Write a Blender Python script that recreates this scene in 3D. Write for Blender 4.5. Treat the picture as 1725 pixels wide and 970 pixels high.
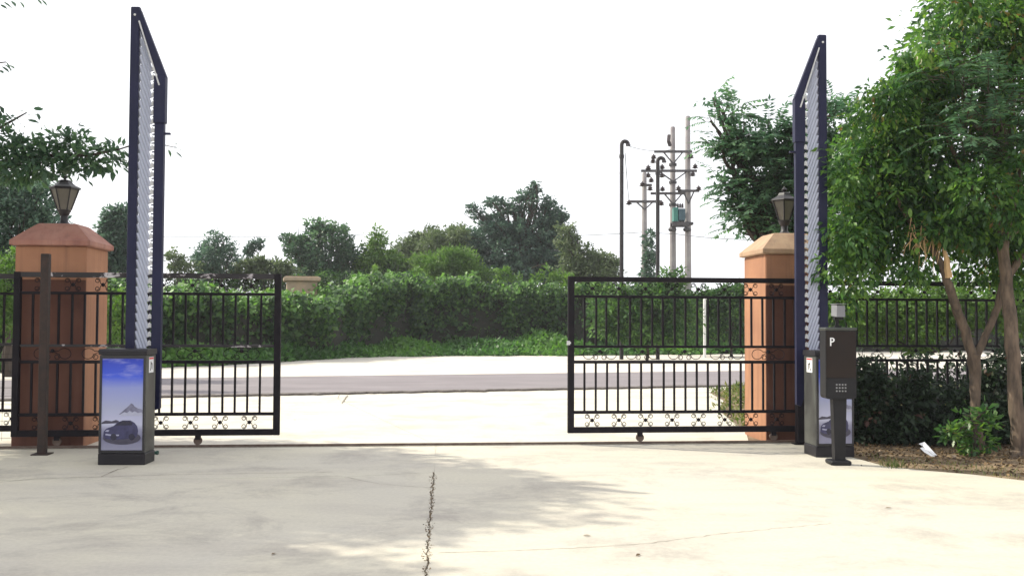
import bpy, math, random
import numpy as np
from mathutils import Vector, Matrix, Euler

sc = bpy.context.scene
for o in list(bpy.data.objects):
    bpy.data.objects.remove(o)
C = sc.collection
R = math.radians

# ------------------------------------------------------------------ camera
FPX = 1650.0
CAMLOC = Vector((0, 0, 1.5))
PITCH = math.atan(52 / FPX)
ROLL = 0.0045
cam_d = bpy.data.cameras.new('camera')
cam_d.sensor_width = 36
cam_d.lens = 36 * FPX / 1725
cam_d.clip_start = 0.05
cam_d.clip_end = 3000
cam = bpy.data.objects.new('camera', cam_d)
C.objects.link(cam)
CAMROT = Euler((math.pi / 2 + PITCH, 0, 0)).to_matrix() @ Matrix.Rotation(ROLL, 3, 'Z')
cam.matrix_world = Matrix.Translation(CAMLOC) @ CAMROT.to_4x4()
sc.camera = cam
sc.render.resolution_x = 1024
sc.render.resolution_y = 575

# ------------------------------------------------------------------ sky and sun
SUN_EL = R(41)
SUN_AZ = math.atan2(-0.94, 0.34)          # measured from +Y towards +X
w = bpy.data.worlds.new('World')
sc.world = w
w.use_nodes = True
nt = w.node_tree
nt.nodes.clear()
sky = nt.nodes.new('ShaderNodeTexSky')
sky.sky_type = 'NISHITA'
sky.sun_disc = False
sky.sun_elevation = SUN_EL
sky.sun_rotation = SUN_AZ
sky.air_density = 0.6
sky.dust_density = 3.0
sky.ozone_density = 1.0
hs = nt.nodes.new('ShaderNodeHueSaturation')
hs.inputs['Saturation'].default_value = 0.12
bg = nt.nodes.new('ShaderNodeBackground')
bg.inputs['Strength'].default_value = 0.15
wo = nt.nodes.new('ShaderNodeOutputWorld')
nt.links.new(sky.outputs[0], hs.inputs['Color'])
# bright even high haze lies over the clear sky
hz = nt.nodes.new('ShaderNodeMix'); hz.data_type = 'RGBA'; hz.inputs[0].default_value = 0.72
hz.inputs[7].default_value = (7.0, 7.1, 7.4, 1)
nt.links.new(hs.outputs[0], hz.inputs[6])
nt.links.new(hz.outputs[2], bg.inputs['Color'])
nt.links.new(bg.outputs[0], wo.inputs['Surface'])

sd = bpy.data.lights.new('sun', 'SUN')
sd.energy = 3.6
sd.angle = R(0.6)
sd.color = (1.0, 0.94, 0.78)
sun = bpy.data.objects.new('sun', sd)
C.objects.link(sun)
sdir = Vector((math.sin(SUN_AZ) * math.cos(SUN_EL), math.cos(SUN_AZ) * math.cos(SUN_EL), math.sin(SUN_EL)))
sun.rotation_euler = (-sdir).to_track_quat('-Z', 'Y').to_euler()
sun.location = sdir * 60
sc.view_settings.view_transform = 'Standard'
sc.view_settings.look = 'None'
sc.view_settings.exposure = 0.58
sc.view_settings.gamma = 1.0

# ------------------------------------------------------------------ survey helpers
def ray(px, py):
    return CAMROT @ Vector(((px - 862.5) / FPX, -(py - 485) / FPX, -1))
def at(px, py, Y):
    d = ray(px, py)
    return CAMLOC + d * (Y / d.y)
def G(px, py):
    d = ray(px, py)
    return CAMLOC + d * (-1.5 / d.z)

# ------------------------------------------------------------------ object helpers
def link(name, mesh, mat=None, parent=None, loc=(0, 0, 0), rot=(0, 0, 0), scale=None):
    o = bpy.data.objects.new(name, mesh)
    C.objects.link(o)
    if mat is not None and mesh is not None and len(mesh.materials) == 0:
        mesh.materials.append(mat)
    if parent is not None:
        o.parent = parent
    o.location = loc
    o.rotation_euler = rot
    if scale is not None:
        o.scale = scale
    return o
def tag(o, label=None, cat=None, group=None, kind=None):
    if label: o['label'] = label
    if cat: o['category'] = cat
    if group: o['group'] = group
    if kind: o['kind'] = kind
    return o
def thing(name, label, cat, loc=(0, 0, 0), rz=0, group=None):
    o = bpy.data.objects.new(name, None)
    C.objects.link(o)
    o.location = loc
    o.rotation_euler = (0, 0, rz)
    o.empty_display_size = 0.2
    return tag(o, label, cat, group)

class MB:
    def __init__(s):
        s.v = []; s.f = []
    def add(s, vs, fs):
        n = len(s.v)
        s.v += [tuple(p) for p in vs]
        s.f += [tuple(i + n for i in f) for f in fs]
        return s
    def box(s, x0, x1, y0, y1, z0, z1, ch=0.0):
        if ch <= 0:
            vs = [(x0,y0,z0),(x1,y0,z0),(x1,y1,z0),(x0,y1,z0),(x0,y0,z1),(x1,y0,z1),(x1,y1,z1),(x0,y1,z1)]
            return s.add(vs, [(0,3,2,1),(4,5,6,7),(0,1,5,4),(1,2,6,5),(2,3,7,6),(3,0,4,7)])
        c = ch
        ring = lambda z, q: [(x0+q+ (0 if 0 else 0),y0+q,z)]
        def oct(z, i):
            a = i
            return [(x0+a+c,y0+a,z),(x1-a-c,y0+a,z),(x1-a,y0+a+c,z),(x1-a,y1-a-c,z),(x1-a-c,y1-a,z),(x0+a+c,y1-a,z),(x0+a,y1-a-c,z),(x0+a,y0+a+c,z)]
        vs = oct(z0, c*.7) + oct(z0+c, 0) + oct(z1-c, 0) + oct(z1, c*.7)
        fs = [tuple(reversed(range(8))), tuple(range(24, 32))]
        for k in range(3):
            for i in range(8):
                j = (i+1) % 8
                fs.append((k*8+i, k*8+j, k*8+8+j, k*8+8+i))
        return s.add(vs, fs)
    def tube(s, pts, rad, n=8, cap=True):
        pts = [Vector(p) for p in pts]
        m = len(pts)
        if not hasattr(rad, '__len__'): rad = [rad] * m
        base = len(s.v)
        prev = None
        vs = []; fs = []
        for i, p in enumerate(pts):
            t = (pts[min(i+1, m-1)] - pts[max(i-1, 0)])
            if t.length < 1e-9: t = Vector((0, 0, 1))
            t.normalize()
            if prev is None:
                a = Vector((0, 0, 1)) if abs(t.z) < 0.9 else Vector((1, 0, 0))
                u = t.cross(a).normalized()
            else:
                u = (prev - t * prev.dot(t))
                u = u.normalized() if u.length > 1e-6 else t.orthogonal().normalized()
            prev = u
            v_ = t.cross(u)
            for k in range(n):
                q = 2 * math.pi * k / n
                vs.append(p + (u * math.cos(q) + v_ * math.sin(q)) * rad[i])
        for i in range(m - 1):
            for k in range(n):
                l = (k + 1) % n
                fs.append((i*n+k, i*n+l, (i+1)*n+l, (i+1)*n+k))
        if cap:
            fs.append(tuple(reversed(range(n))))
            fs.append(tuple(range((m-1)*n, m*n)))
        return s.add(vs, fs)
    def bar(s, a, b, w, d=None, up=Vector((0, 1, 0))):
        d = d or w
        a = Vector(a); b = Vector(b)
        t = (b - a).normalized()
        u = t.cross(up)
        if u.length < 1e-6: u = t.orthogonal()
        u.normalize(); v_ = u.cross(t).normalized()
        vs = []
        for p in (a, b):
            for (i, j) in ((-1,-1),(1,-1),(1,1),(-1,1)):
                vs.append(p + u * i * w/2 + v_ * j * d/2)
        return s.add(vs, [(3,2,1,0),(4,5,6,7),(0,1,5,4),(1,2,6,5),(2,3,7,6),(3,0,4,7)])
    def lathe(s, prof, n=16, c=(0, 0), rot=0.0):
        vs = []; fs = []
        for (r, z) in prof:
            for k in range(n):
                q = 2*math.pi*k/n + rot
                vs.append((c[0] + r*math.cos(q), c[1] + r*math.sin(q), z))
        for i in range(len(prof)-1):
            for k in range(n):
                l = (k+1) % n
                fs.append((i*n+k, i*n+l, (i+1)*n+l, (i+1)*n+k))
        fs.append(tuple(reversed(range(n))))
        fs.append(tuple(range((len(prof)-1)*n, len(prof)*n)))
        return s.add(vs, fs)
    def prism(s, poly, y0, y1):
        """poly in x,z extruded along y"""
        n = len(poly)
        vs = [(x, y0, z) for x, z in poly] + [(x, y1, z) for x, z in poly]
        fs = [tuple(range(n)), tuple(reversed(range(n, 2*n)))]
        for i in range(n):
            j = (i+1) % n
            fs.append((i, i+n, j+n, j))
        return s.add(vs, fs)
    def slab(s, poly, z0, z1):
        n = len(poly)
        vs = [(x, y, z0) for x, y in poly] + [(x, y, z1) for x, y in poly]
        fs = [tuple(reversed(range(n))), tuple(range(n, 2*n))]
        for i in range(n):
            j = (i+1) % n
            fs.append((i, j, j+n, i+n))
        return s.add(vs, fs)
    def mesh(s, name, smooth=False):
        m = bpy.data.meshes.new(name)
        m.from_pydata(s.v, [], s.f)
        if smooth:
            m.polygons.foreach_set('use_smooth', [True]*len(m.polygons))
            try: m.set_sharp_from_angle(angle=R(40))
            except Exception: pass
        m.update()
        return m
    def build(s, name, mat, parent=None, loc=(0,0,0), rot=(0,0,0), smooth=False):
        return link(name, s.mesh(name, smooth), mat, parent, loc, rot)

# ------------------------------------------------------------------ materials
def mat_new(name):
    m = bpy.data.materials.new(name); m.use_nodes = True
    n = m.node_tree; n.nodes.clear()
    out = n.nodes.new('ShaderNodeOutputMaterial')
    b = n.nodes.new('ShaderNodeBsdfPrincipled')
    n.links.new(b.outputs[0], out.inputs[0])
    return m, n, b, out
def coords(n, kind='Object', scale=(1, 1, 1)):
    t = n.nodes.new('ShaderNodeTexCoord') if kind != 'Position' else n.nodes.new('ShaderNodeNewGeometry')
    mp = n.nodes.new('ShaderNodeMapping'); mp.inputs['Scale'].default_value = scale
    n.links.new(t.outputs[kind], mp.inputs[0])
    return mp.outputs[0]
def noise(n, vec, scale, detail=4, rough=0.55, dist=0.0):
    t = n.nodes.new('ShaderNodeTexNoise')
    t.inputs['Scale'].default_value = scale; t.inputs['Detail'].default_value = detail
    t.inputs['Roughness'].default_value = rough; t.inputs['Distortion'].default_value = dist
    n.links.new(vec, t.inputs['Vector'])
    return t.outputs['Fac']
def ramp(n, fac, stops):
    r = n.nodes.new('ShaderNodeValToRGB')
    el = r.color_ramp.elements
    while len(el) < len(stops): el.new(0.5)
    for e, (p, c) in zip(el, stops):
        e.position = p; e.color = (*c, 1) if len(c) == 3 else c
    n.links.new(fac, r.inputs[0])
    return r.outputs[0]
def mix(n, fac, a, b, mode='MIX'):
    m = n.nodes.new('ShaderNodeMix'); m.data_type = 'RGBA'; m.blend_type = mode
    for sock, v in ((m.inputs[0], fac), (m.inputs[6], a), (m.inputs[7], b)):
        if isinstance(v, (int, float)): sock.default_value = v
        elif isinstance(v, tuple): sock.default_value = (*v, 1)
        else: n.links.new(v, sock)
    return m.outputs[2]
def bump(n, b, h, strength=0.3, dist=0.01):
    x = n.nodes.new('ShaderNodeBump'); x.inputs['Strength'].default_value = strength
    x.inputs['Distance'].default_value = dist
    n.links.new(h, x.inputs['Height']); n.links.new(x.outputs[0], b.inputs['Normal'])
def simple(name, c1, c2=None, scale=6, rough=0.6, metal=0.0, bs=0.0, bscale=60, kind='Object', vs=(1,1,1), spec=0.5):
    m, n, b, o = mat_new(name)
    v = coords(n, kind, vs)
    c2 = c2 or tuple(x * 0.75 for x in c1)
    f = noise(n, v, scale, 5, 0.6)
    n.links.new(ramp(n, f, [(0.35, c1), (0.68, c2)]), b.inputs['Base Color'])
    b.inputs['Roughness'].default_value = rough; b.inputs['Metallic'].default_value = metal
    b.inputs['Specular IOR Level'].default_value = spec
    if bs: bump(n, b, noise(n, v, bscale, 4), bs, 0.01)
    return m

def leafmat(name, dark, mid, light, trans=0.35, rough=0.5, dead=None):
    m, n, b, o = mat_new(name)
    a = n.nodes.new('ShaderNodeAttribute'); a.attribute_name = 'tint'
    oi = n.nodes.new('ShaderNodeObjectInfo')
    ad = n.nodes.new('ShaderNodeMath'); ad.operation = 'ADD'
    n.links.new(a.outputs['Fac'], ad.inputs[0])
    ml = n.nodes.new('ShaderNodeMath'); ml.operation = 'MULTIPLY'; ml.inputs[1].default_value = 0.12
    n.links.new(oi.outputs['Random'], ml.inputs[0]); n.links.new(ml.outputs[0], ad.inputs[1])
    stops = [(0.0, dark), (0.5, mid), (0.93, light)]
    if dead: stops.append((0.985, dead))
    c = ramp(n, ad.outputs[0], stops)
    n.links.new(c, b.inputs['Base Color'])
    b.inputs['Roughness'].default_value = rough
    b.inputs['Specular IOR Level'].default_value = 0.35
    t = n.nodes.new('ShaderNodeBsdfTranslucent')
    hsn = n.nodes.new('ShaderNodeHueSaturation'); hsn.inputs['Saturation'].default_value = 1.15; hsn.inputs['Value'].default_value = 1.5
    n.links.new(c, hsn.inputs['Color']); n.links.new(hsn.outputs[0], t.inputs[0])
    ms = n.nodes.new('ShaderNodeMixShader'); ms.inputs[0].default_value = trans
    n.links.new(b.outputs[0], ms.inputs[1]); n.links.new(t.outputs[0], ms.inputs[2])
    n.links.new(ms.outputs[0], o.inputs[0])
    return m

def concrete_mat(name, base, warm, dirt, grain=0.25):
    m, n, b, o = mat_new(name)
    v = coords(n, 'Position')
    v2 = coords(n, 'Position', (0.35, 1.3, 1))
    big = noise(n, v, 0.35, 5, 0.6, 0.6)
    med = noise(n, v2, 1.6, 6, 0.65, 0.3)
    fine = noise(n, v, 28, 4, 0.7)
    c = mix(n, ramp(n, big, [(0.35, (0,0,0)), (0.7, (1,1,1))]), base, warm)
    c = mix(n, ramp(n, med, [(0.46, (0,0,0)), (0.80, (0.55,0.55,0.55))]), c, dirt)
    st = noise(n, coords(n, 'Position', (1, 1, 1)), 0.9, 8, 0.75, 0.35)
    c = mix(n, ramp(n, st, [(0.50, (0,0,0)), (0.64, (0.5,0.5,0.5)), (0.80, (0.2,0.2,0.2))]), c, tuple(q*.78 for q in dirt))
    sp = noise(n, v, 9, 6, 0.8)
    c = mix(n, ramp(n, sp, [(0.60, (0,0,0)), (0.72, (0.4,0.4,0.4))]), c, dirt)
    c = mix(n, 0.25, c, ramp(n, fine, [(0.3, (0.45,0.45,0.45)), (0.7, (1,1,1))]), 'MULTIPLY')
    n.links.new(c, b.inputs['Base Color'])
    b.inputs['Roughness'].default_value = 0.85
    b.inputs['Specular IOR Level'].default_value = 0.25
    bump(n, b, fine, grain, 0.004)
    return m

M = {}
M['concrete'] = concrete_mat('forecourt_concrete', (0.51, 0.478, 0.415), (0.575, 0.535, 0.43), (0.36, 0.325, 0.30))
M['apron'] = concrete_mat('apron_concrete', (0.60, 0.57, 0.50), (0.64, 0.59, 0.49), (0.46, 0.42, 0.36))
M['pave'] = concrete_mat('pavement_concrete', (0.62, 0.57, 0.52), (0.64, 0.60, 0.50), (0.50, 0.45, 0.42))
M['asphalt'] = simple('worn_asphalt', (0.215, 0.19, 0.20), (0.165, 0.145, 0.155), 1.2, 0.9, bs=0.5, bscale=40, kind='Position', vs=(0.4, 1, 1))
M['asphalt_edge'] = simple('broken_asphalt_edge', (0.10, 0.085, 0.08), (0.17, 0.15, 0.14), 9, 0.95, bs=0.8, bscale=30, kind='Position')
M['soil'] = simple('dry_soil', (0.27, 0.19, 0.11), (0.09, 0.065, 0.042), 3.5, 0.95, bs=0.8, bscale=26, kind='Position')
M['ground'] = simple('rough_ground', (0.10, 0.12, 0.05), (0.16, 0.13, 0.08), 0.6, 0.95, bs=0.5, bscale=8, kind='Position')
M['crack'] = simple('crack_dirt', (0.13, 0.11, 0.085), (0.24, 0.21, 0.17), 30, 0.95, kind='Position')
M['track'] = simple('rusty_rail', (0.10, 0.065, 0.05), (0.16, 0.12, 0.10), 12, 0.7, metal=0.3)
M['black'] = simple('black_paint', (0.006, 0.005, 0.008), (0.012, 0.009, 0.012), 9, 0.6, bs=0.05, spec=0.15)
M['rustpost'] = simple('rusty_brown_post', (0.020, 0.014, 0.012), (0.045, 0.024, 0.018), 14, 0.8, bs=0.3)
M['navy'] = simple('navy_boom_paint', (0.009, 0.010, 0.036), (0.012, 0.013, 0.046), 4, 0.5, spec=0.25)
M['slat'] = simple('pale_aluminium_slat', (0.44, 0.46, 0.55), (0.34, 0.36, 0.45), 5, 0.42, metal=0.1)
M['joint'] = simple('grey_plastic_joint', (0.62, 0.62, 0.63), (0.45, 0.45, 0.46), 20, 0.5)
M['cabinet'] = simple('dark_cabinet_paint', (0.010, 0.009, 0.013), (0.016, 0.014, 0.018), 5, 0.4, spec=0.3)
M['cabinet_side'] = simple('mottled_cabinet_side', (0.022, 0.022, 0.022), (0.09, 0.095, 0.085), 3, 0.4, vs=(1, 1, 0.5))  # dark grey with paler, upright mottling
M['bezel'] = simple('bezel_black', (0.012, 0.012, 0.016), (0.018, 0.018, 0.022), 5, 0.25)
M['meter'] = simple('black_machine_plastic', (0.009, 0.009, 0.011), (0.014, 0.013, 0.016), 6, 0.5, bs=0.05, bscale=200, spec=0.25)
M['meter_edge'] = simple('machine_lid', (0.03, 0.036, 0.032), (0.05, 0.056, 0.05), 6, 0.4)
M['screen'] = simple('smoked_screen', (0.012, 0.007, 0.006), (0.020, 0.010, 0.007), 1.2, 0.3, spec=0.25)
M['white'] = simple('white_print', (0.80, 0.80, 0.80), (0.72, 0.72, 0.74), 10, 0.5)
M['red'] = simple('red_print', (0.65, 0.05, 0.05), (0.55, 0.04, 0.04), 10, 0.5)
M['ink'] = simple('black_print', (0.02, 0.02, 0.02), (0.03, 0.03, 0.03), 10, 0.5)
M['camgrey'] = simple('grey_camera_housing', (0.20, 0.20, 0.22), (0.15, 0.15, 0.17), 6, 0.5)
M['lampblack'] = simple('bronze_lantern_metal', (0.012, 0.010, 0.014), (0.025, 0.020, 0.024), 14, 0.5)
M['lampglass'] = simple('frosted_lantern_glass', (0.15, 0.135, 0.11), (0.10, 0.09, 0.075), 7, 0.3)
M['pole'] = simple('weathered_concrete_pole', (0.33, 0.31, 0.30), (0.24, 0.21, 0.22), 1.5, 0.85)
M['steel'] = simple('dark_pole_steel', (0.05, 0.045, 0.05), (0.09, 0.08, 0.085), 6, 0.6)
M['pipe'] = simple('black_pipe', (0.010, 0.008, 0.010), (0.020, 0.015, 0.017), 3, 0.6)
M['insul'] = simple('brown_insulator', (0.03, 0.02, 0.025), (0.05, 0.03, 0.03), 6, 0.3)
M['transf'] = simple('green_transformer_paint', (0.045, 0.21, 0.17), (0.04, 0.16, 0.13), 3, 0.5)
M['transf_dark'] = simple('transformer_fins', (0.05, 0.10, 0.13), (0.04, 0.08, 0.10), 3, 0.5)
M['wire'] = simple('power_line_metal', (0.10, 0.10, 0.11), (0.14, 0.14, 0.15), 3, 0.6)
M['stone'] = simple('boundary_stone', (0.42, 0.31, 0.21), (0.30, 0.24, 0.18), 3, 0.9, bs=0.3)
M['whitepost'] = simple('white_marker_paint', (0.75, 0.74, 0.72), (0.6, 0.6, 0.6), 6, 0.6)
M['greenstub'] = simple('dark_green_plastic', (0.02, 0.08, 0.06), (0.015, 0.05, 0.04), 9, 0.4)
M['paper'] = simple('white_paper', (0.85, 0.85, 0.87), (0.78, 0.78, 0.80), 9, 0.7)
M['litter'] = leafmat('dry_leaf_litter', (0.035, 0.022, 0.014), (0.095, 0.060, 0.034), (0.24, 0.16, 0.08), 0.1, 0.8)
M['bark'] = simple('brown_bark', (0.175, 0.125, 0.088), (0.055, 0.042, 0.033), 16, 0.95, bs=1.0, bscale=45, vs=(1, 1, 0.25))
M['barkdark'] = simple('dark_bark', (0.07, 0.052, 0.04), (0.035, 0.027, 0.022), 7, 0.95, bs=0.8, bscale=16, vs=(1, 1, 0.3))
M['rawwood'] = simple('raw_broken_wood', (0.62, 0.42, 0.22), (0.46, 0.28, 0.14), 5, 0.8, bs=0.4, bscale=30, vs=(1, 1, 0.15))

# gate paint whose top rail is chipped and dusty
def chipped():
    m, n, b, o = mat_new('chipped_black_paint')
    v = coords(n, 'Object', (1, 1, 1.6))
    f = noise(n, v, 9, 6, 0.65, 0.6)
    g = noise(n, v, 2.2, 2, 0.5)
    mm = n.nodes.new('ShaderNodeMath'); mm.operation = 'MULTIPLY'
    n.links.new(f, mm.inputs[0]); n.links.new(g, mm.inputs[1])
    c = ramp(n, mm.outputs[0], [(0.0, (0.008, 0.007, 0.010)), (0.29, (0.018, 0.014, 0.016)), (0.305, (0.30, 0.27, 0.28)), (0.37, (0.55, 0.52, 0.53))])
    n.links.new(c, b.inputs['Base Color']); b.inputs['Roughness'].default_value = 0.6
    return m
M['chipped'] = chipped()

def plaster(name, a, bcol, stain, s=1.5):
    m, n, b, o = mat_new(name)
    v = coords(n, 'Object')
    vv = coords(n, 'Object', (5, 5, 0.35))
    f1 = noise(n, v, s, 5, 0.6)
    f2 = noise(n, vv, 2.0, 5, 0.6)
    f3 = noise(n, v, 40, 3, 0.6)
    c = ramp(n, f1, [(0.35, a), (0.7, bcol)])
    c = mix(n, ramp(n, f2, [(0.50, (0, 0, 0)), (0.75, (0.6, 0.6, 0.6))]), c, stain)
    n.links.new(c, b.inputs['Base Color']); b.inputs['Roughness'].default_value = 0.85
    b.inputs['Specular IOR Level'].default_value = 0.25
    bump(n, b, f3, 0.3, 0.004)
    return m
M['pillar'] = plaster('orange_pillar_plaster', (0.39, 0.195, 0.11), (0.29, 0.14, 0.085), (0.16, 0.088, 0.06))
M['panel'] = plaster('brown_front_shade', (0.145, 0.066, 0.046), (0.10, 0.043, 0.033), (0.045, 0.024, 0.019), 2)  # dark brown colour standing in for shade on the pillar fronts
M['cap'] = plaster('faded_pillar_cap', (0.38, 0.20, 0.155), (0.29, 0.13, 0.10), (0.17, 0.09, 0.075), 3)
M['cap2'] = plaster('tan_pillar_cap', (0.42, 0.29, 0.19), (0.33, 0.21, 0.14), (0.17, 0.12, 0.09), 5)

def poster_mat():
    m, n, b, o = mat_new('poster_sky_print')
    t = n.nodes.new('ShaderNodeTexCoord')
    sx = n.nodes.new('ShaderNodeSeparateXYZ'); n.links.new(t.outputs['Generated'], sx.inputs[0])
    mp = n.nodes.new('ShaderNodeMapping'); mp.inputs['Rotation'].default_value = (0, R(-50), 0); mp.inputs['Scale'].default_value = (1.2, 1, 9)
    n.links.new(t.outputs['Generated'], mp.inputs[0])
    st = noise(n, mp.outputs[0], 1.6, 5, 0.6, 0.3)
    base = ramp(n, sx.outputs['Z'], [(0.0, (0.26, 0.26, 0.36)), (0.13, (0.17, 0.17, 0.27)), (0.22, (0.26, 0.26, 0.38)), (0.28, (0.46, 0.47, 0.62)), (0.36, (0.42, 0.43, 0.60)), (0.45, (0.36, 0.38, 0.54)), (0.68, (0.24, 0.28, 0.58)), (0.80, (0.04, 0.09, 0.62)), (1.0, (0.012, 0.035, 0.42))])
    up = ramp(n, sx.outputs['Z'], [(0.60, (0, 0, 0)), (0.9, (1, 1, 1))])
    cl = mix(n, 1.0, ramp(n, st, [(0.5, (0, 0, 0)), (0.75, (0.6, 0.6, 0.6))]), up, 'MULTIPLY')
    c = mix(n, cl, base, (0.38, 0.40, 0.68))
    n.links.new(c, b.inputs['Base Color']); b.inputs['Roughness'].default_value = 0.22
    return m
M['poster'] = poster_mat()
M['pr_mount'] = simple('poster_mountain_ink', (0.12, 0.12, 0.19), (0.24, 0.24, 0.34), 12, 0.3)
M['pr_snow'] = simple('poster_snow_ink', (0.42, 0.43, 0.55), (0.34, 0.35, 0.46), 12, 0.3)
M['pr_car'] = simple('poster_car_ink', (0.025, 0.025, 0.075), (0.05, 0.05, 0.13), 14, 0.25)
M['pr_glass'] = simple('poster_windscreen_ink', (0.012, 0.012, 0.03), (0.02, 0.02, 0.05), 14, 0.25)
M['pr_shadow'] = simple('poster_shadow_ink', (0.035, 0.033, 0.06), (0.06, 0.055, 0.09), 8, 0.3)
M['pr_light'] = simple('poster_headlight_ink', (0.35, 0.36, 0.5), (0.3, 0.3, 0.45), 14, 0.25)

M['leaf_near'] = leafmat('broad_leaf', (0.022, 0.056, 0.028), (0.062, 0.142, 0.040), (0.165, 0.29, 0.056), 0.44, 0.36, (0.24, 0.16, 0.06))
M['leaf_blue'] = leafmat('blue_green_frond', (0.042, 0.088, 0.055), (0.078, 0.155, 0.085), (0.14, 0.24, 0.115), 0.48, 0.45)
M['leaf_left'] = leafmat('dark_green_leaf', (0.036, 0.070, 0.045), (0.060, 0.115, 0.066), (0.11, 0.19, 0.085), 0.42, 0.45)
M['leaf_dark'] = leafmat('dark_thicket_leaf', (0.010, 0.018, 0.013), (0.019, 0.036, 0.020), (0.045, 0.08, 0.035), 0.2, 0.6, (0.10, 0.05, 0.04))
M['leaf_cover'] = leafmat('low_creeper_leaf', (0.035, 0.080, 0.028), (0.070, 0.165, 0.042), (0.14, 0.27, 0.060), 0.36, 0.5)
M['leaf_vine'] = leafmat('creeper_leaf', (0.016, 0.040, 0.018), (0.042, 0.096, 0.030), (0.115, 0.22, 0.048), 0.32, 0.55)
M['leaf_lime'] = leafmat('lime_leaf', (0.05, 0.10, 0.022), (0.095, 0.185, 0.04), (0.17, 0.27, 0.065), 0.35, 0.5)
M['leaf_olive'] = leafmat('olive_leaf', (0.055, 0.082, 0.04), (0.10, 0.14, 0.065), (0.16, 0.20, 0.10), 0.38, 0.6)
M['leaf_grey'] = leafmat('blue_grey_leaf', (0.045, 0.085, 0.062), (0.08, 0.14, 0.10), (0.14, 0.22, 0.14), 0.38, 0.6)
M['leaf_deep'] = leafmat('deep_blue_green_leaf', (0.038, 0.068, 0.056), (0.066, 0.115, 0.082), (0.11, 0.18, 0.115), 0.38, 0.55)
M['grass'] = leafmat('grass_blade', (0.06, 0.09, 0.02), (0.10, 0.15, 0.035), (0.20, 0.20, 0.07), 0.3, 0.6)

# ------------------------------------------------------------------ foliage engine
def unit(a):
    return a / np.maximum(np.linalg.norm(a, axis=1, keepdims=True), 1e-9)
def leaves_mesh(name, pos, axis, L, Wd, rng, normal=None, fold=True, tint=None):
    """one folded leaf (2 quads) or one flat rhomb per position"""
    N = len(pos)
    axis = unit(axis)
    if normal is None:
        normal = rng.normal(size=(N, 3)) * 0.7 + np.array([0, 0, 0.9])
    side = unit(np.cross(axis, normal)); nn = unit(np.cross(side, axis))
    L = np.broadcast_to(L, (N,))[:, None]; Wd = np.broadcast_to(Wd, (N,))[:, None]
    if fold:
        P = [pos, pos + axis*L*.45 + side*Wd*.5 + nn*Wd*.12, pos + axis*L*.95 - nn*L*.10, pos + axis*L*.45 - side*Wd*.5 + nn*Wd*.12, pos + axis*L*.48]
        V = np.stack(P, 1).reshape(-1, 3)
        idx = np.arange(N)[:, None] * 5
        F = np.concatenate([idx + np.array([[0, 1, 2, 4]]), idx + np.array([[0, 4, 2, 3]])], 1).reshape(-1)
        nf = N * 2; per = 5
    else:
        P = [pos, pos + axis*L*.42 + side*Wd*.5, pos + axis*L, pos + axis*L*.42 - side*Wd*.5]
        V = np.stack(P, 1).reshape(-1, 3)
        F = (np.arange(N)[:, None]*4 + np.array([[0, 1, 2, 3]])).reshape(-1)
        nf = N; per = 4
    m = bpy.data.meshes.new(name)
    m.vertices.add(len(V)); m.vertices.foreach_set('co', V.astype(np.float32).ravel())
    m.loops.add(nf*4); m.loops.foreach_set('vertex_index', F.astype(np.int32))
    m.polygons.add(nf)
    m.polygons.foreach_set('loop_start', (np.arange(nf)*4).astype(np.int32))
    m.update(calc_edges=True)
    if tint is None: tint = rng.random(N)
    at_ = m.attributes.new('tint', 'FLOAT', 'POINT')
    at_.data.foreach_set('value', np.repeat(np.clip(tint, 0, 1), per).astype(np.float32))
    return m
def blob_points(rng, blobs, n_clump, per, cr, shell=0.55):
    """blobs: list of (centre, radii). returns positions, outward dirs, tints (per clump shared)"""
    vol = np.array([r[0]*r[1]*r[2] for c, r in blobs]) ** 0.66
    pick = rng.choice(len(blobs), n_clump, p=vol/vol.sum())
    cen = np.array([c for c, r in blobs])[pick]; rad = np.array([r for c, r in blobs])[pick]
    d = unit(rng.normal(size=(n_clump, 3)))
    rr = (shell + (1-shell) * rng.random(n_clump))[:, None]
    cc = cen + d * rad * rr
    cs = cr * (0.6 + 0.8*rng.random(n_clump))
    ct = rng.random(n_clump)
    q = unit(rng.normal(size=(n_clump*per, 3))) * (rng.random(n_clump*per) ** 0.45)[:, None]
    q[:, 2] *= 0.75
    pos = np.repeat(cc, per, 0) + q * np.repeat(cs, per)[:, None]
    out = unit(np.repeat(d, per, 0) * 0.7 + q)
    tint = np.clip(np.repeat(ct, per)*0.6 + rng.random(n_clump*per)*0.4, 0, 1)
    return pos, out, tint
def blobs_px(lst, Y, thick=0.8):
    res = []
    for b in lst:
        px, py, rx, ry = b[:4]
        yy = Y + (b[4] if len(b) > 4 else 0)
        k = yy / FPX
        c = at(px, py, yy)
        r = rx * k
        res.append(((c.x, c.y, c.z), (r, max(r, ry*k) * thick, ry * k)))
    return res
def add_crown(parent, mat, blobs, n_clump, per, cr, L, seed, droop=0.3, wr=0.45, fold=False, name='crown', shell=0.5, kind='stuff'):
    rng = np.random.default_rng(seed)
    pos, out, tint = blob_points(rng, blobs, n_clump, per, cr, shell)
    keep = pos[:, 2] > 0.02
    pos, out, tint = pos[keep], out[keep], tint[keep]
    ax = out + rng.normal(size=pos.shape)*0.6 + np.array([0, 0, -droop])
    Ls = L * (0.65 + 0.7*rng.random(len(pos)))
    me = leaves_mesh(name, pos, ax, Ls, Ls*wr, rng, fold=fold, tint=tint)
    o = link(name, me, mat, parent)
    if kind: o['kind'] = kind
    return o
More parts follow.
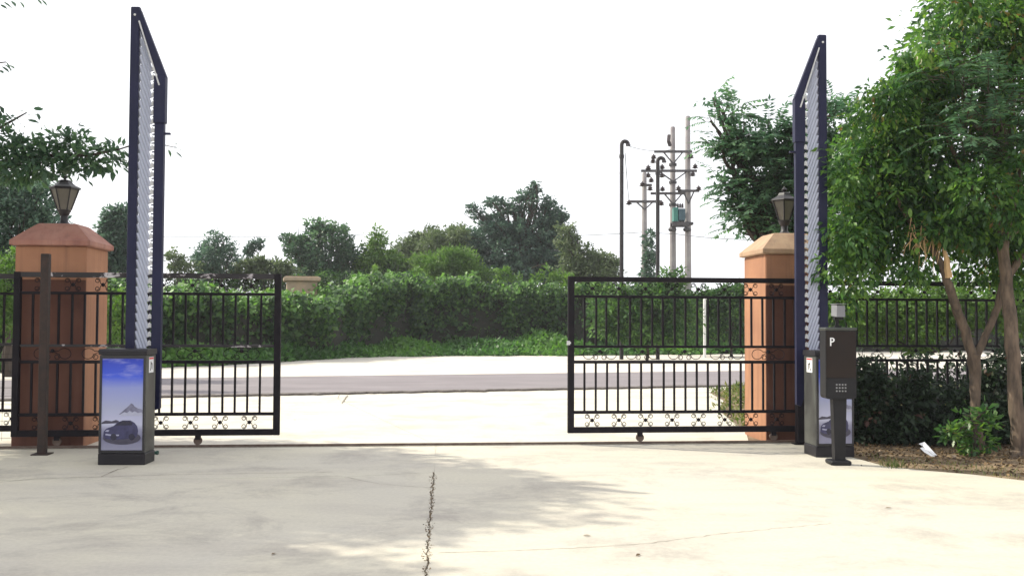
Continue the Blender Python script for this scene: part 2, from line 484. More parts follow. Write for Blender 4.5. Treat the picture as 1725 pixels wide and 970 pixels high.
def limbs(parent, base, blobs, r0, seed, mat, n=10, name='trunk', split=0.45, lean=(0, 0)):
    rnd = random.Random(seed)
    base = Vector(base)
    cs = [Vector(c) for c, r in blobs]
    top = sum(cs, Vector()) / len(cs)
    hi = max(c.z for c in cs)
    m = MB()
    fork = Vector((base.x + (top.x-base.x)*.35, base.y + (top.y-base.y)*.35, base.z + max(0.5, (hi-base.z)*split)))
    def path(a, b, ra, rb, k=6, wob=0.06):
        pts = []; rs = []
        l = (b-a).length
        for i in range(k+1):
            t = i/k
            p = a.lerp(b, t) + Vector((rnd.uniform(-1,1), rnd.uniform(-1,1), rnd.uniform(-.4,.4))) * wob*l*(0 if i in (0,) else 1)*.5
            pts.append(p); rs.append(ra + (rb-ra)*t)
        m.tube(pts, rs, 8)
    path(base, fork, r0, r0*.7, 6, .04)
    for c, r in blobs:
        path(fork, Vector(c), r0*.55, r0*.15, 6, .1)
        for _ in range(n):
            d = Vector((rnd.gauss(0,1)*r[0], rnd.gauss(0,1)*r[1], rnd.gauss(0.2,1)*r[2])) * .6
            path(fork.lerp(Vector(c), rnd.uniform(.5, 1)), Vector(c)+d, r0*.18, r0*.03, 4, .1)
    return m.build(name, mat, parent, smooth=True)

def fronds_mesh(rng, origins, dirs, L, pairs, leafL, leafW, droop):
    pos = []; ax = []; nm = []; rach = []
    for o, d, l in zip(origins, dirs, L):
        d = Vector(d).normalized(); p = Vector(o)
        side = d.cross(Vector((0, 0, 1)))
        if side.length < .1: side = Vector((1, 0, 0))
        side.normalize()
        pts = [p.copy()]
        dd = d.copy()
        step = l / pairs
        for i in range(pairs):
            dd = (dd + Vector((0, 0, -droop/pairs))).normalized()
            p = p + dd * step
            pts.append(p.copy())
            if i < 2: continue
            up = side.cross(dd).normalized()
            for sg in (-1, 1):
                a = (side*sg*1.0 + dd*0.55 + Vector((0, 0, -0.35)) + Vector(rng.normal(size=3))*0.12)
                pos.append(p[:]); ax.append(a[:]); nm.append((up + Vector(rng.normal(size=3))*.25)[:])
        pos.append(p[:]); ax.append(dd[:]); nm.append(side.cross(dd)[:])
        rach.append(pts)
    pos = np.array(pos); ax = np.array(ax); nm = np.array(nm)
    Ls = leafL * (0.75 + 0.5*rng.random(len(pos)))
    me = leaves_mesh('frond_leaves', pos, ax, Ls, Ls*leafW, rng, normal=nm, fold=False,
                     tint=np.clip(rng.random(len(pos))*.5 + np.repeat(rng.random(len(origins))*.5, len(pos)//len(origins)+1)[:len(pos)], 0, 1))
    return me, rach
def add_fronds(parent, mat, blobs, n, L, pairs, leafL, seed, droop=0.7, leafW=0.34, name='crown'):
    rng = np.random.default_rng(seed)
    vol = np.array([r[0]*r[2] for c, r in blobs]); pick = rng.choice(len(blobs), n, p=vol/vol.sum())
    o = []; ds = []
    for k in pick:
        c, r = blobs[k]
        d = unit(rng.normal(size=(1, 3)))[0]
        rr = 0.25 + 0.65*rng.random()
        o.append(np.array(c) + d*np.array(r)*rr)
        ds.append(np.array([d[0]*1.0, d[1]*.8, abs(d[2])*.35 + .15]) + rng.normal(size=3)*.2)
    Ls = L*(0.7+0.6*rng.random(n))
    me, rach = fronds_mesh(rng, o, ds, Ls, pairs, leafL, leafW, droop)
    ob = link(name, me, mat, parent); ob['kind'] = 'stuff'
    m = MB()
    for pts in rach:
        m.tube([pts[0], pts[len(pts)//2], pts[-1]], [0.006, 0.004, 0.002], 3, cap=False)
    st = m.build('leaf_stalks', M['barkdark'], parent); st['kind'] = 'stuff'
    return ob

# ------------------------------------------------------------------ ground, roads
def jitter_line(pts, step, amp, rnd):
    out = []
    for (a, b) in zip(pts[:-1], pts[1:]):
        a = Vector(a); b = Vector(b)
        n = max(1, int((b-a).length/step))
        nrm = Vector((-(b-a).y, (b-a).x)).normalized()
        for i in range(n):
            p = a.lerp(b, i/n)
            j = rnd.gauss(0, amp) if i else 0
            out.append(p + nrm*j)
    out.append(Vector(pts[-1]))
    return out
rnd = random.Random(7)
g = MB(); g.add([(-900, -300, -0.05), (900, -300, -0.05), (900, 1800, -0.05), (-900, 1800, -0.05)], [(0, 1, 2, 3)])
tag(g.build('ground', M['ground']), kind='structure')

GA = R(5.5)                                   # heading of the gate line
GU = Vector((math.cos(GA), math.sin(GA), 0)); GV = Vector((-math.sin(GA), math.cos(GA), 0))
GO = Vector((0, 11.75, 0))
def gl(s, v=0, z=0):
    return GO + GU*s + GV*v + Vector((0, 0, z))
def s_of(px, v=0):
    r = ray(px, 600)
    k = r.x / r.y
    # (GO + GU s + GV v).x = k * y
    o = GO + GV*v
    return (k*o.y - o.x) / (GU.x - k*GU.y)

# forecourt: three cast slabs with an open, weedy joint between them
fc = bpy.data.objects.new('forecourt', None); C.objects.link(fc); tag(fc, kind='structure')
jA = (-0.755, 9.62); jB = (-0.20, 1.0)
joint = jitter_line([(jA[0], jA[1]), (-0.62, 7.6), (-0.49, 5.7), jB, (0.1, -12)], 0.06, 0.008, rnd)
tr = jitter_line([(-16, 8.2), (-6, 8.95), (-3.3, 9.15), (-1.6, 9.35), jA], 0.12, 0.010, rnd)
gateL = gl(-20, -0.06); gateR = gl(20, -0.06)
soil_edge = [G(x, y) for x, y in ((1386, 757), (1440, 771), (1492, 785), (1560, 792), (1640, 799), (1725, 809))]
right = [Vector(p[:2]) for p in soil_edge]
edge_right = right + [Vector((9.0, 7.9)), Vector((16, 6.5)), Vector((16, -12))]
gm = gl(s_of(1386), -0.06)
# near right slab
off = 0.006
pl = [Vector((p.x+off, p.y)) for p in reversed(joint)]      # bottom -> top
polyR = [(p.x, p.y) for p in pl] + [(-0.755+off, 9.62)] 
back = gl(s_of(735), -0.06)
polyR += [(back.x, back.y), (gm.x, gm.y)] + [(p.x, p.y) for p in edge_right]
polyR = polyR[::-1]
def ccw(p):
    a = sum(p[i][0]*p[(i+1)%len(p)][1] - p[(i+1)%len(p)][0]*p[i][1] for i in range(len(p)))
    return p if a > 0 else p[::-1]
from mathutils.geometry import tessellate_polygon
def flat(poly, z0, z1, name, mat, parent=None, skirt=True):
    poly = ccw(poly)
    t = tessellate_polygon([[Vector((x, y, 0)) for x, y in poly]])
    n = len(poly)
    vs = [(x, y, z1) for x, y in poly] + [(x, y, z0) for x, y in poly]
    fs = []
    for tri in t:
        a, b, c = (Vector((*poly[i], 0)) for i in tri)
        fs.append(tuple(tri) if (b-a).cross(c-a).z > 0 else tuple(reversed(tri)))
    for i in range(n):
        j = (i+1) % n
        fs.append((i, i+n, j+n, j))
    return MB().add(vs, fs).build(name, mat, parent)
flat(polyR, -0.12, 0.0, 'slab', M['concrete'], fc)
polyNL = [(p.x-off, p.y-0.008) for p in joint] + [(-16, -12)] + [(p.x, p.y-0.004) for p in tr]
flat(polyNL, -0.12, 0.0, 'slab', M['concrete'], fc)
polyFL = [(p.x, p.y+0.004) for p in tr] + [(-0.755+off-.002, 9.62)] + [(back.x+off-0.002, back.y), (back.x-0.003, back.y), (gateL.x, gateL.y)]
flat(polyFL, -0.12, 0.0, 'slab', M['concrete'], fc)
# joint filler of earth just below the surface
flat([(-0.9, 9.7), (-0.3, -12), (0.25, -12), (-0.05, 1), (-0.55, 9.7)], -0.03, -0.014, 'joint_filler', M['crack'], fc)
# crumbs and weeds in the joint
rg = np.random.default_rng(3)
n = 800
jj = rg.random(n); jy = 9.6 - jj*5.2
jx = np.interp(-jy, [-9.62, -7.6, -5.7, -1], [-0.755, -0.62, -0.49, -0.2]) + rg.normal(size=n)*0.011*(0.5+np.abs(np.sin(jy*3.3))+0.6*np.sin(jy*9))
pos = np.stack([jx, jy, np.full(n, 0.001)], 1)
me = leaves_mesh('joint_debris', pos, rg.normal(size=(n, 3))*np.array([1, 1, .25])+np.array([0, 0, .25]), 0.013*(.5+rg.random(n)), 0.007, rg, fold=False)
o = link('joint_debris', me, M['litter'], fc); o['kind'] = 'stuff'
# fine cracks
def crack(pxs, width, seed):
    r_ = random.Random(seed)
    pts = [Vector(G(*p)[:2]) for p in pxs]
    line = jitter_line(pts, 0.05, 0.006, r_)
    m = MB(); vs = []; fs = []
    for i, p in enumerate(line):
        t = (line[min(i+1, len(line)-1)] - line[max(i-1, 0)])
        t = t.normalized() if t.length > 0 else Vector((1, 0))
        nrm = Vector((-t.y, t.x)); wv = width*(0.35+r_.random())
        vs += [(p.x+nrm.x*wv, p.y+nrm.y*wv, 0.003), (p.x-nrm.x*wv, p.y-nrm.y*wv, 0.003)]
        if i: fs.append((2*i-2, 2*i-1, 2*i+1, 2*i))
    m.add(vs, fs); m.build('crack', M['crack'], fc)
crack([(580, 803), (640, 815), (728, 822)], 0.0035, 1)
crack([(738, 931), (860, 927), (1000, 921), (1090, 915), (1210, 899), (1400, 881)], 0.0026, 2)
crack([(0, 812), (60, 806), (165, 803), (300, 799), (440, 797), (560, 795)], 0.0045, 3)
crack([(170, 803), (195, 792), (215, 786)], 0.006, 4)

# gate apron beyond the track, split by two joints
ap = bpy.data.objects.new('gate_apron', None); C.objects.link(ap); tag(ap, kind='structure')
def near_edge(X): return 20.5 + 0.33*X
def far_edge(X): return 26.3 + 0.31*X
a0 = gl(-12, 0.06); 
P1 = [(gl(-12, .06).x, gl(-12, .06).y), (gl(-.9, .06).x, gl(-.9, .06).y), (-3.25, 18.35), (-3.4, near_edge(-3.4)), (-16, near_edge(-16))]
gxr = gl(s_of(1264), 0.06)
P2 = [(gl(-.893, .06).x, gl(-.893, .06).y), (gxr.x, gxr.y), (3.15, 13.2), (3.45, 16.4), (3.95, 18.3), (4.1, 20.38), (-3.24, 18.36)]
P3 = [(-3.39, near_edge(-3.39)), (-3.245, 18.372), (4.09, 20.39), (4.6, 21.2), (5.0, near_edge(5.0)-.02)]
for P in (P1, P2, P3): flat(P, -0.12, -0.004, 'slab', M['apron'], ap)
fc0 = fc; fc = ap
crack([(480, 678), (700, 676), (900, 673), (1080, 671), (1260, 667)], 0.010, 6)
crack([(440, 690), (520, 694), (600, 693)], 0.006, 7)
crack([(585, 666), (576, 679)], 0.014, 8)
crack([(1100, 690), (1240, 700)], 0.006, 9)
fc = fc0
# asphalt road with a broken near edge
rl = jitter_line([(-30, near_edge(-30)+.02), (45, near_edge(45)+.02)], 0.12, 0.03, rnd)
poly = [(p.x, p.y) for p in rl] + [(45, far_edge(45)), (-30, far_edge(-30))]
tag(flat(poly, -0.1, 0.03, 'road', M['asphalt']), kind='structure')
el = [(p.x, p.y-0.03-abs(rnd.gauss(0, .05))) for p in rl]
tag(flat(el + [(p.x, p.y+.22+rnd.gauss(0, .03)) for p in reversed(rl)], -0.09, 0.036, 'road_broken_edge', M['asphalt_edge']), kind='structure')
# pale pavement beyond the road
pv = [(-30, far_edge(-30)+.01), (45, far_edge(45)+.01), (45, 55), (9, 44), (2.3, 41), (-6, 39), (-8, 33), (-10.5, 28.5), (-13, 25.5), (-30, 21)]
tag(flat(pv, -0.1, 0.034, 'pavement', M['pave']), kind='structure')
# soil bed on the right
sb = [(p.x, p.y) for p in right] + [(9.0, 7.9), (16, 6.5), (16, 19), (5.2, 21.9), (4.65, 21.2), (4.11, 20.38), (3.96, 18.3), (3.46, 16.4), (3.16, 13.2), (gxr.x, gxr.y+0.02), (gl(s_of(1386), .1).x, gl(s_of(1386), .1).y)]
tag(flat(sb, -0.1, -0.012, 'soil_bed', M['soil']), kind='structure')

# gate track: concrete sill plus round-topped steel rail
s = bpy.data.objects.new('gate_track', None); C.objects.link(s)
s.location = GO; s.rotation_euler = (0, 0, GA)
tag(s, 'rusty steel floor rail set in a sill across the gateway', 'gate rail')
MB().box(-7, s_of(1345), -0.056, 0.056, -0.06, 0.006).build('sill', M['crack'], s)
MB().box(-6.98, s_of(1345)-.01, -0.018, 0.018, 0.0, 0.028, 0.006).build('rail', M['track'], s)

# ------------------------------------------------------------------ pillars and lamps
def pillar(px_front_left, px_front_right, label, capmat, v0=0.15, width=None):
    s0 = s_of(px_front_left, v0) if px_front_left else None
    s1 = s_of(px_front_right, v0) if px_front_right else None
    W = 0.80
    if s0 is None: s0 = s1 - W
    sc_ = s0 + W/2
    c = gl(sc_, v0 + W/2)
    t = thing('gate_pillar', label, 'pillar', c, GA, 'gate pillars')
    h = W/2
    MB().box(-h, h, -h, h, -0.05, 2.32, 0.012).build('shaft', M['pillar'], t)
    MB().box(-h+.001, h-.001, -h-.012, -h+.002, -.05, 1.93, .004).build('front_shade_sheet', M['panel'], t)  # added thin sheet, the front face's shade put into its colour
    m = MB()
    def sq(r, z): return [(-r, -r, z), (r, -r, z), (r, r, z), (-r, r, z)]
    lv = [(h+.01, 2.322), (h+.045, 2.33), (h+.05, 2.34), (h+.05, 2.385), (h+.035, 2.40), (h-.07, 2.50), (h-.17, 2.59), (h-.185, 2.60), (h-.20, 2.605)]
    vs = []; fs = []
    for r, z in lv: vs += sq(r, z)
    for i in range(len(lv)-1):
        for k in range(4):
            l = (k+1) % 4
            fs.append((i*4+k, i*4+l, i*4+4+l, i*4+4+k))
    fs += [(3, 2, 1, 0), tuple(range(len(vs)-4, len(vs)))]
    m.add(vs, fs).build('cap', capmat, t)
    return t, c
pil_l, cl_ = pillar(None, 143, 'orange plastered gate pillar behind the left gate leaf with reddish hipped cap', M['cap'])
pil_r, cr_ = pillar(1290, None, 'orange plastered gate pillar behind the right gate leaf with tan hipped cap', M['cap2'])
# dark cable looping round the right pillar
def lamp(c, label, rz=0.0):
    t = thing('pillar_lamp', label, 'lamp', (c.x, c.y, 2.605), GA+rz, 'lanterns on the gate pillars')
    n = 6
    t.scale = (1.06, 1.06, 1.09)
    MB().lathe([(.075, 0), (.075, .012), (.06, .02), (.042, .04), (.04, .10), (.055, .115), (.06, .135), (.072, .15), (.075, .165)], 12).build('base', M['lampblack'], t, smooth=True)
    # tapered six sided glass body, one pane per side
    r0, r1, z0, z1 = .072, .150, .168, .395
    for k in range(n):
        a = 2*math.pi*k/n; b = 2*math.pi*(k+1)/n
        p = [(r0*.97*math.cos(a), r0*.97*math.sin(a), z0), (r0*.97*math.cos(b), r0*.97*math.sin(b), z0), (r1*.97*math.cos(b), r1*.97*math.sin(b), z1), (r1*.97*math.cos(a), r1*.97*math.sin(a), z1)]
        q = [(x*.95, y*.95, z) for x, y, z in p]
        MB().add(p+q, [(0,1,2,3), (7,6,5,4), (0,4,5,1), (1,5,6,2), (2,6,7,3), (3,7,4,0)]).build('pane', M['lampglass'], t)
    m = MB()
    for k in range(n):
        a = 2*math.pi*k/n; b = 2*math.pi*(k+1)/n
        m.bar((r0*math.cos(a), r0*math.sin(a), z0), (r1*math.cos(a), r1*math.sin(a), z1), .013, .013)
        m.bar((r1*math.cos(a), r1*math.sin(a), z1), (r1*math.cos(b), r1*math.sin(b), z1), .014, .014)
    m.build('frame', M['lampblack'], t)
    MB().lathe([(.168, .396), (.175, .402), (.172, .412), (.150, .425), (.115, .44), (.085, .465), (.072, .49), (.05, .50)], 6).build('roof', M['lampblack'], t)
    MB().lathe([(.02, .50), (.012, .51), (.03, .522), (.034, .535), (.02, .55), (.008, .56), (.004, .575)], 10).build('finial', M['lampblack'], t, smooth=True)
    return t
lamp(cl_, 'black six-sided lantern with frosted panes on the left gate pillar', R(12))
lamp(cr_, 'black six-sided lantern with frosted panes on the right gate pillar', R(8))

# ------------------------------------------------------------------ gate leaves and fences
def spiral(m, cx, cz, r, a0, turns, sgn, rad=0.0042, entry=None):
    pts = []
    if entry: pts += [(p[0], 0, p[1]) for p in entry]
    N = 18
    for i in range(N+1):
        t = i/N; a = a0 + sgn*turns*2*math.pi*t; rr = r*(1-0.55*t)
        pts.append((cx + rr*math.cos(a), 0, cz + rr*math.sin(a)))
    m.tube(pts, rad, 4)
def orn_small():
    m = MB()
    for sx in (-1, 1):
        for sz in (-1, 1):
            pts = [(0.008*sx, 0, 0.0), (0.026*sx, 0, 0.014*sz), (0.034*sx, 0, 0.034*sz)]
            cx, cz, r = 0.062*sx, 0.046*sz, 0.029
            N = 16
            for i in range(N+1):
                t = i/N
                a = math.pi + (-t*1.35*2*math.pi)
                rr = r*(1-.5*t)
                pts.append((cx + rr*math.cos(a)*sx, 0, cz + rr*math.sin(a)*sz))
            m.tube(pts, 0.0042, 4)
    return m.mesh('scroll_small')
def orn_big():
    m = MB()
    for sx in (-1, 1):
        pts = []
        N = 20
        for i in range(N+1):          # wide outer C
            t = i/N; a = R(150) - t*R(330)
            rr = .068*(1-.25*t)
            pts.append(((.135+rr*1.15*math.cos(a))*sx, 0, -.004+rr*math.sin(a)))
        m.tube([(0, 0, .03)]+pts, .0042, 4)
        pts = []
        for i in range(N+1):          # small inner curl
            t = i/N; a = R(80) - t*R(480)
            rr = .034*(1-.5*t)
            pts.append(((.05+rr*math.cos(a))*sx, 0, -.035+rr*math.sin(a)))
        m.tube([(0, 0, .03)]+pts, .0042, 4)
    return m.mesh('scroll_big')
ball_m = MB().lathe([(.002, -.023), (.012, -.02), (.021, -.010), (.023, 0), (.021, .010), (.012, .02), (.002, .023)], 10).mesh('ball', True)
orn_s, orn_b = orn_small(), orn_big()
for mm in (ball_m, orn_s, orn_b): mm.materials.append(M['black'])
RZ = [(1.953, 2.012), (1.757, 1.790), (1.155, 1.186), (0.967, 1.003), (0.364, 0.400), (0.135, 0.205)]
def gate_panel(t, W, first, pitch, n, orn_first, orn_pitch, mid_first, mid_pitch, stile=(0.075, 0.075), dead_top='chipped', top_orn=True, kz=1.0, wb=True):
    y = 0.0
    names = ['top_rail', 'rail', 'rail', 'rail', 'rail', 'bottom_rail']
    for i, (z0, z1) in enumerate(RZ):
        th = 0.028 if i in (0, 5) else 0.018
        x0, x1 = stile[0], W-stile[1]
        MB().box(x0, x1, -th, th, z0*kz, z1*kz, 0.003).build(names[i], M['chipped'] if i in (0, 2) and dead_top == 'chipped' else M['black'], t)
    for (x0, x1) in ((0, stile[0]), (W-stile[1], W)):
        if x1 > x0: MB().box(x0, x1, -.03, .03, (.135 if wb else 0)*kz, 2.014*kz, .004).build('stile', M['black'], t)
    bu = MB().box(-.0115, .0115, -.0115, .0115, RZ[2][1]*kz-.002, RZ[1][0]*kz+.002).mesh('bar_upper')
    bl = MB().box(-.0115, .0115, -.0115, .0115, RZ[4][1]*kz-.002, RZ[3][0]*kz+.002).mesh('bar_lower')
    for k in range(n):
        x = first + pitch*k
        if x > W-stile[1]-.02: break
        if x < stile[0]+.02: continue
        rr = random.Random(k*7+int(W*100))
        link('bar', bu, M['black'], t, (x+rr.uniform(-.004, .004), 0, 0), (0, rr.uniform(-.004, .004), 0))
        link('bar', bl, M['black'], t, (x+rr.uniform(-.004, .004), 0, 0), (0, rr.uniform(-.004, .004), 0))
    zb = (RZ[5][1]+RZ[4][0])/2*kz; zt = (RZ[1][1]+RZ[0][0])/2*kz; zm = (RZ[3][1]+RZ[2][0])/2*kz
    x = orn_first
    while x < W-stile[1]-.08:
        if x > stile[0]+.08:
            for z in ([zb, zt] if top_orn else [zb]):
                o = link('scroll_ornament', orn_s, M['black'], t, (x, 0, z))
                link('ball', ball_m, M['black'], o, (0, 0, 0))
        x += orn_pitch
    x = mid_first
    while x < W-stile[1]-.15:
        if x > stile[0]+.15:
            o = link('scroll_ornament', orn_b, M['black'], t, (x, 0, zm))
            link('ball', ball_m, M['black'], o, (0, 0, .032))
        x += mid_pitch
def gate_wheel(t, x):
    m = MB()
    m.box(x-.03, x+.03, -.022, -.012, .09, .137).box(x-.03, x+.03, .012, .022, .09, .137)
    m.build('wheel_bracket', M['black'], t)
    m = MB().lathe([(.02, -.016), (.048, -.016), (.048, -.007), (.042, 0), (.048, .007), (.048, .016), (.02, .016)], 18)
    o = m.build('wheel', M['track'], t, (x, 0, .076), (math.pi/2, 0, 0), smooth=True)
# left leaf
sL0, sL1 = s_of(22), s_of(472.6)
WL = sL1 - sL0
tL = thing('sliding_gate_leaf', 'black iron sliding gate leaf in front of the left pillar with chipped top rail', 'gate', gl(sL0), GA, 'sliding gate leaves')
pL = s_of(290.4) - s_of(269.1)
fL = s_of(438.7) - sL0; kL = int(fL/pL)
oL = s_of(421.5) - sL0; opL = (s_of(421.5)-s_of(272.4))/3
gate_panel(tL, WL, fL-pL*kL, pL, 40, oL - opL*int(oL/opL), opL, oL - .1 - .53*4, .53, kz=1.0)
gate_wheel(tL, s_of(335.5)-sL0); gate_wheel(tL, .5)
# right leaf
sR0 = s_of(956.5); WR = 2.95
tR = thing('sliding_gate_leaf', 'black iron sliding gate leaf in front of the right pillar with clean top rail', 'gate', gl(sR0), GA, 'sliding gate leaves')
pR = (s_of(1248)-s_of(984.5))/14
fR = s_of(984.5)-sR0; oR = s_of(997.7)-sR0; opR = (s_of(1264.5)-s_of(997.7))/6
gate_panel(tR, WR, fR, pR, 40, oR, opR, s_of(1010.5)-sR0, (s_of(1224)-s_of(1010.5))/3, dead_top='clean')
gate_wheel(tR, s_of(1078)-sR0); gate_wheel(tR, WR-.4)
m = MB().box(-.018, .02, -.045, -.031, 1.19, 1.24).box(-.012, .03, -.052, -.045, 1.205, 1.226)
m.build('latch_tag', M['joint'], tR)

# guide posts that keep the leaves upright
gp = G(71, 765)
t = thing('gate_guide_post', 'rusty brown square post standing in front of the left pillar', 'post', (gp.x, gp.y, 0), GA, 'gate guide posts')
MB().box(-.042, .042, -.042, .042, 0.012, 2.19, .005).build('post', M['rustpost'], t)
MB().box(-.09, .09, -.09, .09, 0.0, 0.012).build('base_plate', M['rustpost'], t)
t2p = gl(s_of(1347, -.16), -.16)
t = thing('gate_guide_post', 'dark square post beside the inner rail of the right raised boom', 'post', t2p, GA, 'gate guide posts')
MB().box(-.045, .045, -.045, .045, 0.012, 2.10, .006).build('post', M['black'], t)
MB().box(-.08, .08, -.08, .08, 0.0, 0.012).build('base_plate', M['black'], t)

# fixed fences each side
def fence(s0, W, v, label, chip):
    t = thing('iron_fence', label, 'fence', gl(s0, v), GA, 'fixed fences beside the pillars')
    gate_panel(t, W, .14, .137, 60, .2, .32, .3, .53, stile=(.04, .04), dead_top=chip, wb=False)
    return t
vF = 0.15+.4
sp = s_of(143, .15)-.8
fl = fence(sp-2.6, 2.59, vF, 'black iron fence panel left of the left pillar backed with wire mesh', 'chipped')
m = MB()
for k in range(24): m.tube([(.02+.1*k, .03, .02), (.02+.1*k, .03, 1.2)], .0022, 3)
for k in range(12): m.tube([(.0, .033, .05+.1*k), (2.58, .033, .05+.1*k)], .0022, 3)
o = m.build('wire_mesh', M['black'], fl); o['kind'] = 'stuff'
spr = s_of(1290, .15)+.8
fr = fence(spr+.01, 4.6, vF, 'black iron fence panel right of the right pillar behind the shrubs', 'clean')
m = MB()
for k in range(46): m.tube([(.02+.1*k, .03, 1.2), (.02+.1*k, .03, 1.76)], .0018, 3)
for k in range(6): m.tube([(.0, .033, 1.2+.1*k), (4.58, .033, 1.2+.1*k)], .0018, 3)
o = m.build('wire_mesh', M['black'], fr); o['kind'] = 'stuff'

# ------------------------------------------------------------------ boom barriers with raised fence booms
def ellipse(cx, cz, rx, rz, n=20, a0=0, a1=360):
    return [(cx+rx*math.cos(R(a0+(a1-a0)*i/n)), cz+rz*math.sin(R(a0+(a1-a0)*i/n))) for i in range(n + (0 if a1-a0 == 360 else 1))]
def barrier(loc, rz, W, D, H, side, label, bo, zt, zi, tall):
    """side=-1: left installation (sticker and hinge on +x side), +1: mirrored. bo: boom outer-rail x, inner rail x, y (local)"""
    t = thing('boom_barrier', label, 'barrier', loc, rz, 'boom barriers with raised fence booms')
    x0, x1 = -W/2, W/2
    MB().box(x0, x1, 0, D, .12, H-.06, .008).build('cabinet_body', M['cabinet_side'], t)
    MB().box(x0-.003, x1+.003, -.006, D+.003, 0, .118, .006).build('plinth', M['cabinet'], t)
    m = MB()
    y0, y1 = -.012, D+.010
    a, b = x0-.010, x1+.010
    prof = [(y0, H-.058), (y0, H-.02), (y0+.018, H), (y1-.018, H), (y1, H-.02), (y1, H-.058)]
    vs = [(a, y, z) for y, z in prof] + [(b, y, z) for y, z in prof]
    k = len(prof)
    m.add(vs, [tuple(reversed(range(k))), tuple(range(k, 2*k))] + [(i, (i+1) % k, (i+1) % k+k, i+k) for i in range(k)])
    m.build('lid', M['cabinet'], t)
    # bezel ring round the poster
    bx0, bx1, bz0, bz1 = x0+.004, x1-.004, .122, H-.062
    px0, px1, pz0, pz1 = x0+.028, x1-.024, .150, H-.095
    m = MB()
    m.box(bx0, px0, -.012, -.0005, bz0, bz1).box(px1, bx1, -.012, -.0005, bz0, bz1)
    m.box(px0, px1, -.012, -.0005, bz0, pz0).box(px0, px1, -.012, -.0005, pz1, bz1)
    m.build('poster_frame', M['bezel'], t)
    po = MB().box(px0, px1, -.005, -.001, pz0, pz1).build('poster', M['poster'], t)
    w_ = px1-px0; h_ = pz1-pz0
    X = lambda u: px0 + w_*u
    Z = lambda v: pz0 + h_*v
    def pr(name, pts, mat, lay):
        pts = [(X(min(max(u, .004), .996)), Z(v)) for u, v in pts]
        a_ = sum(pts[i][0]*pts[(i+1) % len(pts)][1]-pts[(i+1) % len(pts)][0]*pts[i][1] for i in range(len(pts)))
        if a_ < 0: pts = pts[::-1]
        MB().prism(pts, -.005-.0006*lay, -.0049).build(name, M[mat], po)
    pr('mountain_print', [(.42, .39), (.50, .42), (.56, .445), (.60, .46), (.66, .485), (.71, .51), (.76, .50), (.80, .475), (.88, .455), (.95, .45), (.996, .44), (.996, .39)], 'pr_mount', 1)
    pr('snow_print', [(.46, .392), (.55, .415), (.62, .405), (.68, .43), (.74, .41), (.80, .425), (.88, .405), (.97, .415), (.996, .392), (.996, .375), (.46, .375)], 'pr_snow', 2)
    pr('far_ridge_print', [(.004, .30), (.10, .325), (.25, .315), (.35, .33), (.42, .32), (.42, .295), (.004, .285)], 'pr_shadow', 1)
    pr('shadow_print', ellipse(.50, .135, .46, .075), 'pr_shadow', 2)
    pr('car_print', [(.05, .15), (.06, .20), (.12, .235), (.30, .265), (.40, .305), (.52, .325), (.70, .325), (.80, .30), (.87, .26), (.89, .21), (.87, .155), (.80, .13), (.55, .12), (.25, .115), (.10, .125)], 'pr_car', 3)
    pr('windscreen_print', [(.34, .268), (.43, .305), (.52, .318), (.68, .318), (.76, .295), (.74, .272)], 'pr_glass', 4)
    pr('headlight_print', [(.09, .205), (.14, .222), (.20, .218), (.17, .200)], 'pr_light', 4)
    pr('grille_print', [(.10, .165), (.24, .155), (.42, .155), (.44, .17), (.24, .172), (.11, .18)], 'pr_light', 4)
    for u in (.30, .74): pr('wheel_print', ellipse(u, .145, .075, .036), 'pr_glass', 5)
    # warning sticker on the side facing the driveway
    sx = x1 if side < 0 else x0
    sg = 1 if side < 0 else -1
    def plate(name, ya, yb, za, zb, lay, mat, par):
        xa, xb = sorted((sx+sg*.0005, sx+sg*(.001+.0007*lay)))
        return MB().box(xa, xb, ya, yb, za, zb).build(name, M[mat], par)
    st = plate('sticker', D*.28, D*.75, H-.245, H-.085, 1, 'white', t)
    plate('red_band', D*.30, D*.73, H-.108, H-.090, 2, 'red', st)
    m = MB()
    xa, xb = sorted((sx+sg*.001, sx+sg*.0028))
    for ya, yb, za, zb in ((.44, .50, -.20, -.13), (.50, .60, -.16, -.145), (.56, .62, -.215, -.15), (.40, .46, -.225, -.20)):
        m.box(xa, xb, D*ya, D*yb, H+za, H+zb)
    m.build('figure_mark', M['ink'], st)
    # raised boom: outer rail, inner rail, hinged end bar and slats
    xo, xi, yb = bo
    hub = .92
    d = .032
    MB().box(xo-.048, xo+.048, yb-d, yb+d, hub-.25, zt, .008).build('boom_rail', M['navy'], t)
    tip = .52
    m = MB()
    m.prism([(xi-.050, tip+.14), (xi+.0, tip), (xi+.05, tip+.02), (xi+.05, zi), (xi-.05, zi)] if side < 0 else [(xi-.05, tip+.02), (xi, tip), (xi+.05, tip+.14), (xi+.05, zi), (xi-.05, zi)], yb-d+.004, yb+d-.004)
    m.build('boom_rail', M['navy'], t)
    sgn = 1 if xi > xo else -1
    # end bar
    m = MB().bar((xo+sgn*.02, yb-.012, zt-.05), (xi+sgn*.03, yb-.012, zi-.02), .085, .05)
    m.build('end_bar', M['navy'], t)
    m = MB().bar((xo+sgn*.05, yb-.05, zt-.16), (xi+sgn*.0, yb-.05, zi-.10), .014, .012)
    m.build('end_trim', M['joint'], t)
    MB().box(xi-.062, xi+.062, yb-d-.012, yb+d+.012, zi-.50, zi+.005, .006).build('boom_end_sleeve', M['navy'], t)
    MB().box(*sorted((xi+sgn*.05, xi+sgn*.11)), yb-.02, yb+.02, zi-.62, zi-.60).build('rest_bracket', M['navy'], t)
